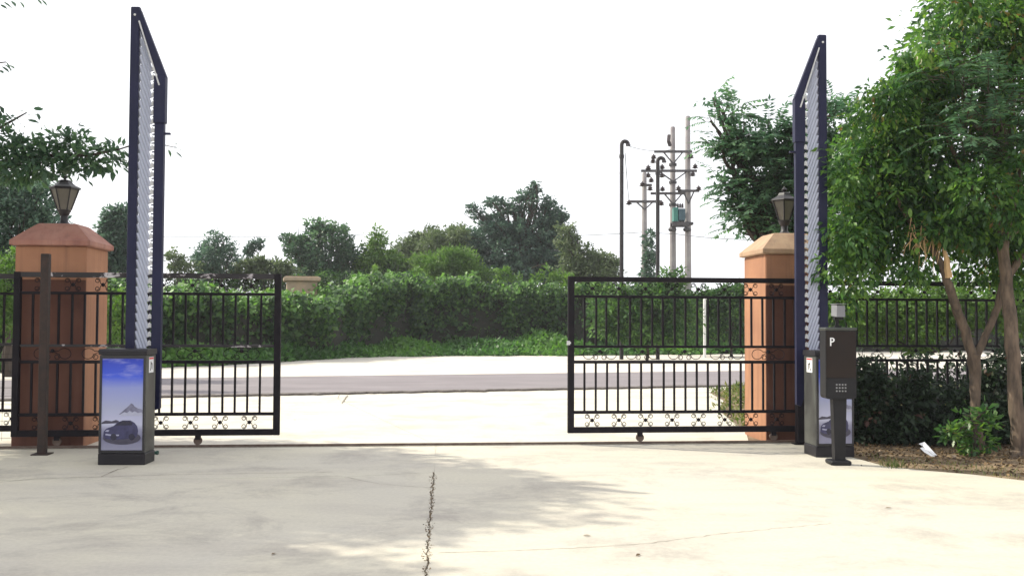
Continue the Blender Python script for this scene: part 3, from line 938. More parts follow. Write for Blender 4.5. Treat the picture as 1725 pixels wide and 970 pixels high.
    for (x, z) in ((xo, zt-.09), (xi-sgn*.05, zi-.06)):
        MB().lathe([(.004, 0), (.013, .002), (.013, .008), (.004, .010)], 10).build('bolt', M['joint'], t, (x, yb-d-.0, z), (math.pi/2, 0, 0))
    # slats
    xa, xb = xo+sgn*.052, xi-sgn*.095
    slope = (zt-.05-(zi-.02))/abs(xi-xo)
    dz = abs(xb-xa)*slope*1.05
    ln = math.hypot(abs(xb-xa), dz)
    ang = math.atan2(abs(xb-xa), dz)
    pitch_z = .0945
    wd = pitch_z*math.sin(ang)*1.02
    sl = MB()
    hw = wd/2
    sl.add([(-hw, -.004, -ln/2), (0, -.016, -ln/2), (hw, -.002, -ln/2), (hw, .006, -ln/2), (-hw, .006, -ln/2),
            (-hw, -.004, ln/2), (0, -.016, ln/2), (hw, -.002, ln/2), (hw, .006, ln/2), (-hw, .006, ln/2)],
           [(0,1,6,5), (1,2,7,6), (2,3,8,7), (3,4,9,8), (4,0,5,9), (4,3,2,1,0), (5,6,7,8,9)])
    slm = sl.mesh('slat'); slm.materials.append(M['slat'])
    tabm = MB().prism([(-.022, -.018), (.018, -.022), (.024, .0), (.010, .020), (-.004, .034), (-.014, .020)], -.018, .010).mesh('tab'); tabm.materials.append(M['joint'])
    pinm = MB().bar((-.03, 0, -.004), (.035, 0, .006), .012, .02).mesh('pin'); pinm.materials.append(M['navy'])
    z = .80
    zmax = zt - .25
    i = 0
    while True:
        zc = z + pitch_z*i
        zo = zc + dz/2
        if zo > zt-.22: break
        a_ = -sgn*ang   # lean
        rr = random.Random(i+int(side*50)+200)
        link('slat', slm, M['slat'], t, ((xa+xb)/2, yb-.006, zc), (0, a_+rr.uniform(-.006, .006), 0))
        zj = zc - dz/2
        if zj > .62:
            o = link('hinge_tab', tabm, M['joint'], t, (xb+sgn*.022, yb, zj+.03), (0, 0, 0), (sgn, 1, 1))
            link('hinge_pin', pinm, M['navy'], t, (xb+sgn*.045, yb, zj-.01), (0, 0, 0), (sgn, 1, 1))
        i += 1
    MB().box(xo-.075, xo+.075, yb-.075, yb-.034, hub-.1, hub+.1, .01).build('hub', M['cabinet'], t)
    return t
# left
A = G(165.8, 782.5); B = G(243, 783)
loc = (A+B)/2; Wl = (B-A).length
def loc_x(px, py, yb, loc, rz):
    """local x on the plane local-y = yb for a pixel"""
    d = ray(px, py)
    c, s_ = math.cos(rz), math.sin(rz)
    # point = CAM + d t ; local y = (-s,c).(p-loc)
    ny = Vector((-s_, c, 0)); nx = Vector((c, s_, 0))
    tt = (yb - ny.dot(CAMLOC-loc)) / ny.dot(d)
    p = CAMLOC + d*tt
    return nx.dot(p-loc), p.z
rzl = R(1.5)
Dl = .29
ybl = Dl+.10
xo, zt = loc_x(229.5, 13, ybl, loc, rzl); xi, zi = loc_x(271, 130, ybl, loc, rzl)
barrier(loc, rzl, Wl, Dl, 1.175, -1, 'black barrier cabinet with blue car poster and raised slatted boom on the left side', (xo, xi, ybl), zt, zi, 1)
# right
A = G(1375, 770); B = G(1441, 768)
locr = (A+B)/2; Wr = .43
locr = A + Vector((Wr/2*math.cos(R(5)), Wr/2*math.sin(R(5)), 0)); locr.z = 0
rzr = R(5); Dr = .34; ybr = Dr+.10
xo, zt = loc_x(1384, 60, ybr, locr, rzr); xi, zi = loc_x(1345.5, 168, ybr, locr, rzr)
barrier(locr, rzr, Wr, Dr, 1.165, 1, 'black barrier cabinet partly hidden by the parking machine with raised boom', (xo, xi, ybr), zt, zi, 1)

# ------------------------------------------------------------------ parking machine
pm = G(1414, 783)
t = thing('parking_machine', 'black parking access machine on a post with white P, keypad and camera', 'parking machine', (pm.x+.012, pm.y+.06, 0), R(-1))
t.scale = (.89, 1, 1)
k = pm.y / FPX
MB().box(-.12, .12, -.10, .12, 0, .045, .012).build('base', M['meter'], t)
m = MB().add([(-.058, -.05, .045), (.062, -.05, .045), (.062, .05, .045), (-.058, .05, .045), (-.080, -.055, .70), (.080, -.055, .70), (.080, .055, .70), (-.080, .055, .70)],
             [(0,3,2,1), (4,5,6,7), (0,1,5,4), (1,2,6,5), (2,3,7,6), (3,0,4,7)])
m.build('post', M['meter'], t)
# housing: leaning-forward head with rounded lower corners
def rr_poly(x0, x1, z0, z1, r, n=5):
    pts = []
    for cx, cz, a in ((x0+r, z0+r, 180), (x1-r, z0+r, 270), (x1-.006, z1-.006, 0), (x0+.006, z1-.006, 90)):
        rad = r if a in (180, 270) else .006
        for i in range(n+1):
            q = R(a+90*i/n); pts.append((cx+rad*math.cos(q), cz+rad*math.sin(q)))
    return pts
MB().prism(rr_poly(-.178, .178, .685, 1.40, .035), -.10, .10).build('housing', M['meter'], t)
MB().box(-.185, .185, -.115, .11, 1.395, 1.425, .008).build('lid', M['meter_edge'], t)
MB().box(-.170, .170, -.104, -.0995, .905, 1.385).build('screen', M['screen'], t)
MB().prism(rr_poly(-.172, .172, .692, .898, .03), -.108, -.0995).build('keypad_panel', M['meter'], t)
kp = MB().box(-.0095, .0095, -.004, 0, -.0075, .0075, .002).mesh('key'); kp.materials.append(M['meter_edge'])
M['keymat'] = simple('grey_keys', (0.30, 0.30, 0.31), (0.22, 0.22, 0.23), 20, 0.4)
kp.materials.clear(); kp.materials.append(M['keymat'])
for i in range(4):
    for j in range(3):
        link('key', kp, M['keymat'], t, (-.055+.034*i, -.108, .835-.033*j))
# white letter P
m = MB()
m.box(-.128, -.113, -.107, -.1042, 1.235, 1.320)
outer = ellipse(-.105, 1.296, .030, .0242, 12, 90, -90); inner = ellipse(-.105, 1.296, .015, .0125, 12, 90, -90)
outer = [(-.113, 1.3202)] + outer + [(-.113, 1.2718)]; inner = [(-.113, 1.3085)] + inner + [(-.113, 1.2835)]
N = len(outer)
vs = [(x, -.107, z) for x, z in outer+inner] + [(x, -.1042, z) for x, z in outer+inner]
fs = []
for i in range(N-1):
    fs.append((i, i+1, N+i+1, N+i)); fs.append((2*N+i, 3*N+i, 3*N+i+1, 2*N+i+1))
    fs.append((i, 2*N+i, 2*N+i+1, i+1)); fs.append((N+i, N+i+1, 3*N+i+1, 3*N+i))
m.add(vs, fs)
m.build('letter_p', M['white'], t)
m = MB().box(-.04, .035, -.03, .03, 1.425, 1.445).bar((-.01, 0, 1.44), (-.01, 0, 1.53), .035, .03).box(-.05, .05, -.045, .03, 1.505, 1.545)
m.build('camera_bracket', M['meter'], t)
m = MB().add([(-.055, -.12, 1.535), (.042, -.13, 1.535), (.046, .08, 1.548), (-.05, .08, 1.548), (-.05, -.12, 1.655), (.038, -.13, 1.655), (.042, .08, 1.665), (-.046, .08, 1.665)],
             [(0,3,2,1), (4,5,6,7), (0,1,5,4), (1,2,6,5), (2,3,7,6), (3,0,4,7)])
cm = m.build('camera_housing', M['camgrey'], t)
MB().box(-.056, .047, -.15, .09, 1.668, 1.674).build('sun_hood', M['camgrey'], t)

# ------------------------------------------------------------------ utility poles
def upole(px, ptop, Y, r, label, arms=(), name='utility_pole'):
    b = at(px, 500, Y); top = at(px, ptop, Y)
    t = thing(name, label, 'utility pole', (b.x, b.y, -.05), 0, 'concrete utility poles beyond the road')
    MB().lathe([(r*1.25, 0), (r*.8, top.z-.02), (r*.6, top.z+.03)], 14).build('shaft', M['pole'], t, smooth=True)
    return t, b, top
ZP = 46.0
def loc_p(t, px, py, Y):
    p = at(px, py, Y); return Vector((p.x-t.location.x, p.y-t.location.y, p.z-t.location.z))
ins_m = MB().lathe([(.03, -.1), (.05, -.09), (.14, -.06), (.15, -.03), (.07, 0), (.13, .03), (.12, .06), (.05, .10), (.03, .15)], 10).mesh('insulator', True)
ins_m.materials.append(M['insul'])
def arm(t, x0, x1, py, Y, brace=None, ins=(), bx=None, name='crossarm', th=.11):
    a = loc_p(t, x0, py, Y-.25); b = loc_p(t, x1, py, Y-.25)
    m = MB().bar(a, b, th, th)
    if brace:
        c = loc_p(t, bx, brace, Y-.22)
        w_ = (x1-x0)*.24
        m.bar(loc_p(t, bx-w_*1.1, py, Y-.22), c, .06, .06); m.bar(loc_p(t, bx+w_*1.1, py, Y-.22), c, .06, .06)
    o = m.build(name, M['steel'], t)
    for (ix, iy) in ins:
        p = loc_p(t, ix, iy, Y-.3)
        link('insulator', ins_m, M['insul'], o, p, (0, 0, 0), (.95, .95, 1.0))
    return o
t, b, top = upole(1159, 195, ZP, .145, 'tallest bare concrete utility pole, right of the green transformer')
arm(t, 1142, 1178, 321.6, ZP, 343, [(1143, 318), (1177, 318)], 1160)
MB().box(-.22, .22, -.22, .22, 6.0, 6.12).build('collar', M['steel'], t)
t, b, top = upole(1133.5, 213, ZP+.3, .145, 'concrete utility pole left of the green transformer carrying three crossarms')
arm(t, 1102, 1166, 255.6, ZP, 276, [(1101, 265), (1100, 272), (1164, 264)], 1134)
arm(t, 1080, 1174, 288, ZP, 306, [(1092, 283), (1115.5, 282), (1171, 281), (1115, 296), (1167, 294), (1092, 296)], 1134)
arm(t, 1096, 1154, 326, ZP, 344, [(1095, 318), (1116, 319)], 1134)
MB().tube([loc_p(t, 1127, 228, ZP-.2), loc_p(t, 1126, 238, ZP-.3), loc_p(t, 1129, 246, ZP-.2)], .09, 6).build('surge_arrester', M['insul'], t)
for py in (276, 306, 344): 
    z = loc_p(t, 1134, py, ZP).z
    MB().lathe([(.19, z-.06), (.19, z+.06)], 12).build('collar', M['steel'], t)
t, b, top = upole(1085.5, 290, ZP-1, .13, 'shorter concrete utility pole with creeper climbing its shaft')
arm(t, 1060, 1115, 339.7, ZP-1, 353, [(1059.5, 342), (1114, 343)], 1086)
arm(t, 1080, 1098, 312, ZP-1, None, [(1097, 304), (1082, 311)], 1086, 'short_arm')
vine = [(px, py, rx, 12, 0) for px, py, rx in ((1093, 400, 5), (1095, 420, 6), (1094, 440, 7), (1092, 460, 9), (1090, 480, 12), (1088, 500, 14))]
o = add_crown(t, M['leaf_deep'], [((c[0]-t.location.x, c[1]-t.location.y, c[2]-t.location.z), r) for c, r in blobs_px(vine, ZP-1.2)], 120, 14, .22, .2, 70, name='creeper')
# transformer between the two tall poles
a = at(1131, 376, ZP+.1); b = at(1150, 352, ZP+.1)
tx = thing('transformer', 'green pole transformer on a steel shelf between two utility poles', 'transformer', ((a.x+b.x)/2, a.y, a.z))
w_ = (b.x-a.x)/2; h_ = b.z-a.z
MB().box(-w_, -w_*.15, -.62, -.2, 0.02, h_, .02).build('tank', M['transf'], tx)
m = MB()
for i in range(6): m.box(-w_*.1+i*w_*.19, -w_*.1+i*w_*.19+.05, -.66, -.18, .08, h_*.88)
m.box(-w_*.13, w_, -.56, -.24, .04, h_*.93)
m.build('cooling_fins', M['transf_dark'], tx)
for i in range(3): MB().lathe([(.05, 0), (.07, .03), (.04, .08), (.06, .12), (.02, .22)], 8).build('bushing', M['insul'], tx, (-w_*.1+i*w_*.4, -.4, h_))
m = MB().box(-w_*1.25, w_*1.7, -.72, -.62, -.20, 0).box(-w_*1.25, w_*1.7, -.18, -.10, -.20, 0).box(-w_*1.2, w_*1.6, -.62, -.18, -.04, .015)
m.build('shelf', M['steel'], tx)
for x in (-w_*1.1, w_*1.5): MB().lathe([(.17, -.42), (.2, -.34), (.17, -.26)], 10).build('clamp', M['steel'], tx, (x, -.45, 0))
# bent black pipes
def bent_pipe(px, ptop, Y, r, label, dx):
    b = at(px, 505, Y); tp = at(px, ptop, Y); r *= .85
    t = thing('bent_pipe', label, 'pipe', (b.x, b.y, -.05), 0, 'bent black pipes beyond the road')
    H = tp.z - .0
    R0 = .12
    pts = [(0, 0, 0), (0, 0, H*.5), (0, 0, H-R0)]
    for i in range(1, 7):
        q = i/6*math.pi*.95
        pts.append((R0*(1-math.cos(q))*dx, 0, H-R0+R0*math.sin(q)))
    MB().tube(pts, r, 12).build('riser', M['pipe'], t, smooth=True)
    p = pts[-1]
    MB().tube([p, (p[0], 0, p[2]-.07)], r*1.18, 12).build('mouth', M['steel'], t, smooth=True)
    MB().lathe([(r*1.25, H-.62), (r*1.25, H-.50)], 12).build('coupling', M['pipe'], t)
bent_pipe(1047, 236, 36, .088, 'taller black bent pipe, left of all the utility poles', 1)
bent_pipe(1108, 264, 36, .085, 'shorter black bent pipe between two concrete utility poles', 1)
# lines
def pline(pts, r, label, mat='wire'):
    P = []
    for (a, b) in zip(pts[:-1], pts[1:]):
        a = Vector(a); b = Vector(b); d = (b-a).length
        for i in range(12):
            q = i/12; p = a.lerp(b, q); p.z -= d*.012*4*q*(1-q)
            P.append(p)
    P.append(Vector(pts[-1]))
    o = MB().tube(P, r, 4).build('power_line', M[mat])
    return tag(o, label, 'power line')
pline([at(-60, 388, 62), at(700, 392, 62), at(1085, 391, 46), at(1134, 393.5, 46), at(1290, 404, 40)], .015, 'thin lowest power line running behind the poles across the sky')
pline([at(1058, 246, 36), at(1131, 252, 45.6)], .012, 'thin wire from the taller bent pipe to a utility pole')
pline([at(1053, 258, 36), at(1059.5, 338, 44.8)], .014, 'thin slack wire hanging beside the taller bent pipe')
pline([at(-60, 312, 75), at(560, 313, 75), at(1080, 288, 46)], .007, 'faint upper power line crossing the white sky on the left')

# white marker posts
p = at(1187, 588, 38)
t = thing('marker_post', 'slim white post with hooked top behind the right gate leaf', 'post', (p.x, p.y, 0))
h_ = at(1187, 502, 38).z
MB().tube([(0, 0, 0), (0, 0, h_-.08), (.01, 0, h_-.03), (.06, 0, h_), (.13, 0, h_-.02)], .055, 10).build('shaft', M['whitepost'], t, smooth=True)
MB().lathe([(.07, .0), (.075, .02), (.07, .05)], 10).build('collar', M['whitepost'], t)
p = at(1048, 497, 37.5)
t = thing('marker_post', 'short white-capped post at the foot of the taller bent pipe', 'post', (p.x, p.y, 0))
MB().tube([(0, 0, 0), (0, 0, p.z)], .05, 10).build('shaft', M['pole'], t, smooth=True)
MB().lathe([(.07, p.z), (.13, p.z+.03), (.12, p.z+.12), (.05, p.z+.17)], 12).build('cap', M['whitepost'], t, smooth=True)

# boundary pillar among the creepers
p = at(508, 490, 37.3)
t = thing('boundary_pillar', 'old tan stone boundary pillar rising out of the creepers left of the tall hedge', 'pillar', (p.x, p.y, 0), R(14))
zt_ = at(508, 467, 37.3).z
MB().box(-.56, .56, -.56, .56, 0, zt_-.16, .02).build('shaft', M['stone'], t)
MB().box(-.68, .68, -.68, .68, zt_-.16, zt_-.02, .02).box(-.6, .6, -.6, .6, zt_-.02, zt_+.02).build('cap', M['stone'], t)

# ------------------------------------------------------------------ creeper hedge across the road
hd = thing('creeper_hedge', 'long dark wall of creepers with sunlit top across the road', 'hedge', (0, 42, 0))
def rel(blobs, t):
    return [((c[0]-t.location.x, c[1]-t.location.y, c[2]-t.location.z), r) for c, r in blobs]
path = [(-30, 24.5, 2.5), (-14, 28.5, 2.6), (-10.5, 32, 2.35), (-8.6, 34.2, 2.15), (-6.9, 36.5, 2.3), (-6.5, 40, 3.05), (-4.5, 43.0, 3.25), (-1, 43.6, 3.1), (1, 43.8, 2.85), (2.2, 43.9, 3.0), (4, 44.2, 2.95), (7, 45.0, 2.65), (11, 46, 2.55), (18, 47, 2.6), (30, 50, 2.8)]
# solid twiggy core so that no daylight shows through
m = MB()
core = []
for (x, y, h) in path: core.append((x, y, h))
vs = []; fs = []
for i, (x, y, h) in enumerate(core):
    a = Vector(core[max(i-1, 0)][:2]); b = Vector(core[min(i+1, len(core)-1)][:2]); tt = (b-a).normalized(); nn = Vector((-tt.y, tt.x))
    for (k, z) in ((-.35, 0), (-.30, h-.42), (.3, h-.42), (.35, 0)):
        vs.append((x+nn.x*k, y+nn.y*k-42, z))
    if i:
        o_ = (i-1)*4
        for k in range(3): fs.append((o_+k, o_+k+1, o_+k+5, o_+k+4))
m.add(vs, fs)
M['twigs'] = simple('dark_twigs', (0.016, 0.02, 0.012), (0.03, 0.026, 0.018), 8, 0.95, bs=1, bscale=14)
m.build('twiggy_core', M['twigs'], hd)
rng = np.random.default_rng(11)
pp = np.array(path)
seg = np.hypot(np.diff(pp[:, 0]), np.diff(pp[:, 1])); cum = np.concatenate([[0], np.cumsum(seg)])
def hedge_leaves(n_cl, per, seed, zlo, zhi, front, spread, L, tbias=0.0, up=0):
    r_ = np.random.default_rng(seed)
    s_ = r_.random(n_cl)*cum[-1]
    x = np.interp(s_, cum, pp[:, 0]); y = np.interp(s_, cum, pp[:, 1]); h = np.interp(s_, cum, pp[:, 2])
    dx = np.gradient(np.interp(np.linspace(0, cum[-1], 400), cum, pp[:, 0])); dy = np.gradient(np.interp(np.linspace(0, cum[-1], 400), cum, pp[:, 1]))
    ii = np.clip((s_/cum[-1]*399).astype(int), 0, 399); tl = np.hypot(dx[ii], dy[ii]); nx, ny = dy[ii]/tl, -dx[ii]/tl    # towards the road
    wob = .35*np.sin(s_*1.3) + .22*np.sin(s_*3.1+1) + .12*np.sin(s_*6.7)
    u = zlo + (zhi-zlo)*r_.random(n_cl)**.72
    z = u*(h + .16*np.sin(s_*2.1) + .12*np.sin(s_*5.3) + .08*np.sin(s_*9.7))
    f = front*(.05+1.15*u**1.5) + wob*(0.15+u) * .95 + r_.normal(size=n_cl)*spread
    c = np.stack([x+nx*f, y+ny*f-42, z], 1)
    q = unit(r_.normal(size=(n_cl*per, 3)))*(r_.random(n_cl*per)**.5)[:, None]*.30
    q[:, 2] *= .8
    pos = np.repeat(c, per, 0)+q
    pos = pos[pos[:, 2] > .02]
    k = len(pos)
    ax = np.stack([r_.normal(size=k)*.6, r_.normal(size=k)*.5-.5, -.55+r_.normal(size=k)*.5], 1)
    tint = np.clip(r_.random(k)*.6+tbias+.3*r_.random(1), 0, .97)
    Ls = L*(.6+.7*r_.random(k))
    return leaves_mesh('leaves', pos, ax, Ls, Ls*.75, r_, fold=False, tint=tint, normal=np.stack([r_.normal(size=k)*.4-.4*up, -.7+.5*up+r_.normal(size=k)*.4, .6+.4*up+r_.normal(size=k)*.4], 1))
o = link('creeper_leaves', hedge_leaves(5200, 14, 5, .02, 1.0, .60, .15, .19), M['leaf_vine'], hd); o['kind'] = 'stuff'
o = link('top_creeper_leaves', hedge_leaves(3000, 14, 6, .84, 1.0, .15, .40, .17, .30, 1), M['leaf_cover'], hd); o['kind'] = 'stuff'  # sunlight on the hedge top put into lighter leaf colours, overhang too
o = link('overhanging_creeper', hedge_leaves(900, 12, 16, .68, .92, .72, .14, .16, .2, 1), M['leaf_cover'], hd); o['kind'] = 'stuff'
mounds = [((x_, 43.2-42+dy, z_), (rx_, .6, rz_)) for x_, dy, z_, rx_, rz_ in ((-5.6, -2, 2.75, .8, .3), (-4.2, 0, 3.1, .9, .25), (-2.6, .1, 2.95, .6, .25), (-.8, .2, 2.85, .9, .25), (1.3, .3, 2.6, .6, .3), (2.4, .2, 2.85, .5, .3), (4.2, .5, 2.8, .8, .25), (-7.6, -6, 1.95, .7, .25), (-9, -8, 2.1, 1, .25), (-12, -12, 2.3, 1, .25))]
add_crown(hd, M['leaf_lime'], mounds, 200, 14, .26, .16, 97, droop=.1, name='sun_tinted_mounds', wr=.7)  # lime colour paints the sun on the hedge top
# upright sprigs on the hedge top
r_ = np.random.default_rng(8)
sp_b = [(c, (.25, .25, .35)) for c in [tuple(Vector(at(px, py, 43.5)) - Vector((0, 42, 0))) for px, py in ((835, 470), (850, 462), (868, 474), (905, 470), (920, 464), (934, 470), (955, 470), (628, 462), (700, 462))]]
add_crown(hd, M['leaf_lime'], sp_b, 110, 16, .16, .15, 91, droop=-.4, name='sprigs')

# low ground cover in front of the hedge
rng = np.random.default_rng(21)
n = 26000
x = rng.uniform(-14, 12, n)
yb_ = np.interp(x, [-14, -10.5, -8, -6, -3, 2.3, 6, 12], [25.0, 28.0, 31.5, 36.3, 38.2, 39.2, 40.5, 43])
yh = np.interp(x, pp[:, 0][np.argsort(pp[:, 0])], pp[:, 1][np.argsort(pp[:, 0])])
u = rng.random(n)
dep = np.maximum(yh - yb_, 1.2)
y = yb_ + .25*np.sin(x*2.3)+.15*np.sin(x*5.1) + u*dep
hh = (.10 + .38*np.minimum(u*2.2, 1))*(1+.35*np.sin(x*1.7+y)) + .45*np.exp(-((x-1.0)/1.0)**2)*np.minimum(u*2, 1)
z = hh*rng.random(n)**.6
pos = np.stack([x, y, z], 1)
ax = rng.normal(size=(n, 3))*.7+np.array([0, -.3, .25])
tint = np.clip(.30+.45*rng.random(n)+.2*np.sin(x*1.1), 0, .95)
me = leaves_mesh('ground_cover', pos, ax, .20*(.6+.7*rng.random(n)), .14, rng, fold=False, tint=tint, normal=np.array([-.3, -.2, 1.0])+rng.normal(size=(n, 3))*.3)
tag(link('ground_cover', me, M['leaf_cover']), 'bright low creeping plants spreading at the foot of the hedge', 'ground cover', kind='stuff')

# ------------------------------------------------------------------ background trees
def tree(label, Y, px_blobs, mat, ncl, per, cr, L, seed, base=None, r0=.12, name='tree', cat='tree', group=None, droop=.3, wr=.5, nlimb=5, shell=.45, frond=False, bark='barkdark', thick=.8, rough=5):
    bl = blobs_px(px_blobs, Y, thick)
    bx = base if base is not None else sum(b[0] for b in px_blobs)/len(px_blobs)
    p = at(bx, 560, Y)
    t = thing(name, label, cat, (p.x, Y, 0), 0, group)
    rb = rel(bl, t)
    rq = random.Random(seed)
    extra = []
    for c, rd in rb:
        for _ in range(rough):
            d = Vector((rq.gauss(0, 1), rq.gauss(0, .8), rq.gauss(.35, .9))).normalized()
            f = rq.uniform(.85, 1.15); k_ = rq.uniform(.16, .34)
            extra.append(((c[0]+d.x*rd[0]*f, c[1]+d.y*rd[1]*f, c[2]+d.z*rd[2]*f), (rd[0]*k_, rd[1]*k_, rd[2]*k_)))
    limbs(t, (0, 0, -.1), rb, r0, seed, M[bark], nlimb)
    if frond:
        add_fronds(t, M[mat], rb, frond[0], frond[1], frond[2], frond[3], seed)
        if ncl: add_crown(t, M[mat], rb, ncl, per, cr, L, seed+1, droop, wr, name='inner_crown', shell=.1)
    else:
        add_crown(t, M[mat], rb + extra, int(ncl*1.15), per, cr*.85, L, seed, droop, wr, shell=shell)
    return t
GRP = 'trees and bushes beyond the road'
tree('round dense dark green tree above the stone boundary pillar', 50, [(548, 420, 46, 42), (565, 400, 30, 24), (525, 405, 26, 20), (500, 420, 24, 26), (485, 404, 10, 12), (585, 440, 24, 34), (545, 455, 55, 30), (540, 378, 9, 8)], 'leaf_left', 430, 24, .30, .19, 31, r0=.2, group=GRP, rough=9)
tree('long low belt of mixed green bushes showing between the hedge top and the far trees', 48, [(x_, 474+(x_*7) % 9, 26, 13+(x_*3) % 6) for x_ in range(285, 700, 22)], 'leaf_vine', 520, 18, .26, .16, 48, r0=.03, group=GRP, name='bush', cat='bush', nlimb=2)
tree('bluish green tree with wispy top behind the left gate leaf', 46, [(352, 432, 22, 36), (372, 438, 20, 34), (340, 445, 14, 26), (362, 396, 8, 9), (378, 400, 4, 4), (392, 420, 6, 14)], 'leaf_grey', 230, 18, .24, .15, 32, r0=.08, group=GRP, rough=8)
tree('thin leaning tree with one tufted branch, left of the round tree', 48, [(432, 412, 9, 6), (420, 424, 8, 6), (440, 408, 5, 4), (409, 438, 5, 4)], 'leaf_deep', 50, 14, .22, .16, 33, base=395, r0=.05, group=GRP, nlimb=3)
tree('low rounded dark bush behind the right end of the left gate leaf', 47, [(415, 452, 30, 14), (455, 455, 28, 14), (475, 452, 18, 12), (438, 448, 20, 10)], 'leaf_olive', 220, 20, .3, .17, 34, r0=.08, group=GRP, name='bush', cat='bush')
tree('straggly pale bush just right of the left raised boom', 44, [(292, 436, 8, 18), (302, 448, 18, 12), (318, 452, 16, 12), (296, 424, 6, 6)], 'leaf_olive', 75, 14, .26, .15, 35, r0=.04, group=GRP, name='bush', cat='bush')
tree('dark upright tree between the left pillar and the left boom', 38, [(192, 372, 18, 20), (195, 400, 27, 28), (190, 440, 32, 34), (178, 388, 12, 12), (205, 360, 10, 12), (200, 470, 40, 26), (215, 420, 20, 30)], 'leaf_deep', 420, 24, .32, .17, 36, r0=.14, group=GRP)
tree('lime green bushy tree with a spindly top between round tree and thicket', 50, [(640, 440, 36, 32), (630, 425, 20, 18), (655, 455, 34, 28), (636, 402, 12, 14), (634, 388, 5, 8), (612, 455, 18, 28)], 'leaf_lime', 330, 22, .36, .17, 37, r0=.08, group=GRP)
tree('olive green bush rising behind the hedge beside the lime tree', 54, [(695, 425, 34, 24), (720, 412, 28, 24), (680, 440, 30, 24), (745, 405, 26, 24), (705, 455, 40, 26), (770, 400, 22, 20)], 'leaf_olive', 480, 22, .40, .19, 38, r0=.1, group=GRP, name='bush', cat='bush')
tree('bright green feathery bamboo clump in front of the tall dark tree', 47, [(745, 450, 44, 28), (720, 445, 22, 20), (775, 445, 26, 24), (760, 430, 18, 12), (790, 462, 28, 24)], 'leaf_lime', 420, 22, .34, .19, 39, r0=.05, group=GRP, name='bamboo_clump', cat='bamboo', wr=.25, droop=.1)
tree('tall dark tree with layered feathery top, highest beyond the hedge', 52, [(800, 353, 16, 5), (812, 363, 20, 7), (834, 341, 18, 5), (850, 352, 22, 7), (830, 372, 26, 8), (866, 340, 14, 5), (874, 356, 20, 9), (884, 330, 16, 6), (900, 318, 11, 5), (903, 311, 6, 4), (896, 344, 22, 9), (926, 338, 15, 5), (932, 352, 18, 7), (925, 372, 28, 14), (944, 366, 10, 8), (848, 388, 40, 14), (895, 390, 46, 22), (938, 395, 26, 22), (815, 402, 36, 20), (860, 425, 66, 30), (925, 435, 46, 40), (860, 462, 90, 26), (793, 420, 30, 30), (950, 440, 36, 40), (985, 462, 40, 24), (830, 450, 50, 30)], 'leaf_deep', 1500, 18, .30, .20, 40, r0=.28, group=GRP, thick=1.0, rough=2)
tree('wide olive thicket filling the gap under the tall dark tree', 50.5, [(690, 455, 50, 24), (755, 440, 36, 34), (640, 462, 40, 20), (775, 460, 30, 24), (730, 412, 24, 16), (770, 398, 18, 14)], 'leaf_olive', 700, 18, .36, .18, 47, r0=.08, group=GRP, name='bush', cat='bush')
tree('brownish green sparse tree at the right end of the thicket', 49, [(950, 400, 12, 20), (958, 385, 6, 6), (965, 410, 9, 12), (970, 440, 30, 26), (1000, 440, 22, 18), (1022, 440, 18, 16), (1035, 452, 12, 16), (1000, 460, 45, 22), (968, 380, 4, 4)], 'leaf_olive', 300, 18, .32, .18, 41, r0=.1, group=GRP)
tree('tall bright bushy growth at the foot of the utility poles', 35, [(1075, 505, 40, 22), (1130, 478, 22, 22), (1115, 500, 40, 24), (1140, 540, 40, 36), (1060, 545, 44, 36), (1095, 560, 50, 24), (1020, 530, 30, 40)], 'leaf_vine', 500, 20, .34, .17, 42, r0=.06, group=GRP, name='bush', cat='bush')
tree('bright green bush between the white post and the right pillar', 39, [(1210, 505, 40, 18), (1245, 500, 34, 20), (1180, 535, 40, 34), (1235, 540, 50, 38), (1290, 510, 50, 30)], 'leaf_vine', 600, 20, .32, .16, 43, r0=.06, group=GRP, name='bush', cat='bush')
tree('leafy green tree at the left edge behind the left pillar', 24, [(20, 350, 46, 44), (60, 345, 34, 40), (-30, 340, 50, 60), (40, 400, 50, 50), (0, 430, 50, 50), (75, 395, 30, 42), (-50, 430, 60, 60), (15, 480, 60, 40)], 'leaf_grey', 520, 26, .30, .13, 44, r0=.14, group=GRP)
tree('lime green bush low at the left edge behind the iron fence', 20, [(5, 470, 40, 50), (-30, 500, 50, 60), (30, 530, 40, 50), (205, 510, 40, 26), (190, 545, 40, 30)], 'leaf_lime', 260, 22, .22, .10, 45, r0=.04, group=GRP, name='bush', cat='bush')
tree('green bush seen through the bars of the right iron fence', 21, [(1480, 520, 70, 40), (1560, 515, 70, 40), (1640, 510, 70, 50), (1440, 545, 50, 34), (1530, 555, 80, 26), (1720, 520, 60, 56)], 'leaf_lime', 560, 22, .24, .11, 46, r0=.05, group=GRP, name='bush', cat='bush')

# compound-leaved tree behind the right pillar
tree('tree with drooping feathery compound leaves rising behind the right pillar', 17.0,
     [(1235, 192, 30, 16), (1218, 240, 22, 22), (1260, 250, 44, 34), (1300, 250, 60, 42), (1250, 310, 34, 36), (1295, 320, 60, 50), (1268, 365, 28, 24), (1350, 290, 60, 60), (1340, 220, 34, 18), (1400, 180, 26, 16), (1405, 230, 40, 50), (1400, 320, 50, 70), (1340, 380, 60, 40), (1210, 172, 12, 6), (1238, 345, 22, 20), (1252, 382, 20, 12), (1205, 205, 14, 10), (1200, 168, 14, 6), (1212, 300, 14, 8)],
     'leaf_blue', 420, 18, .22, .10, 50, base=1330, r0=.13, frond=(820, .46, 10, .12), nlimb=3, group='trees around the right pillar', thick=.7)

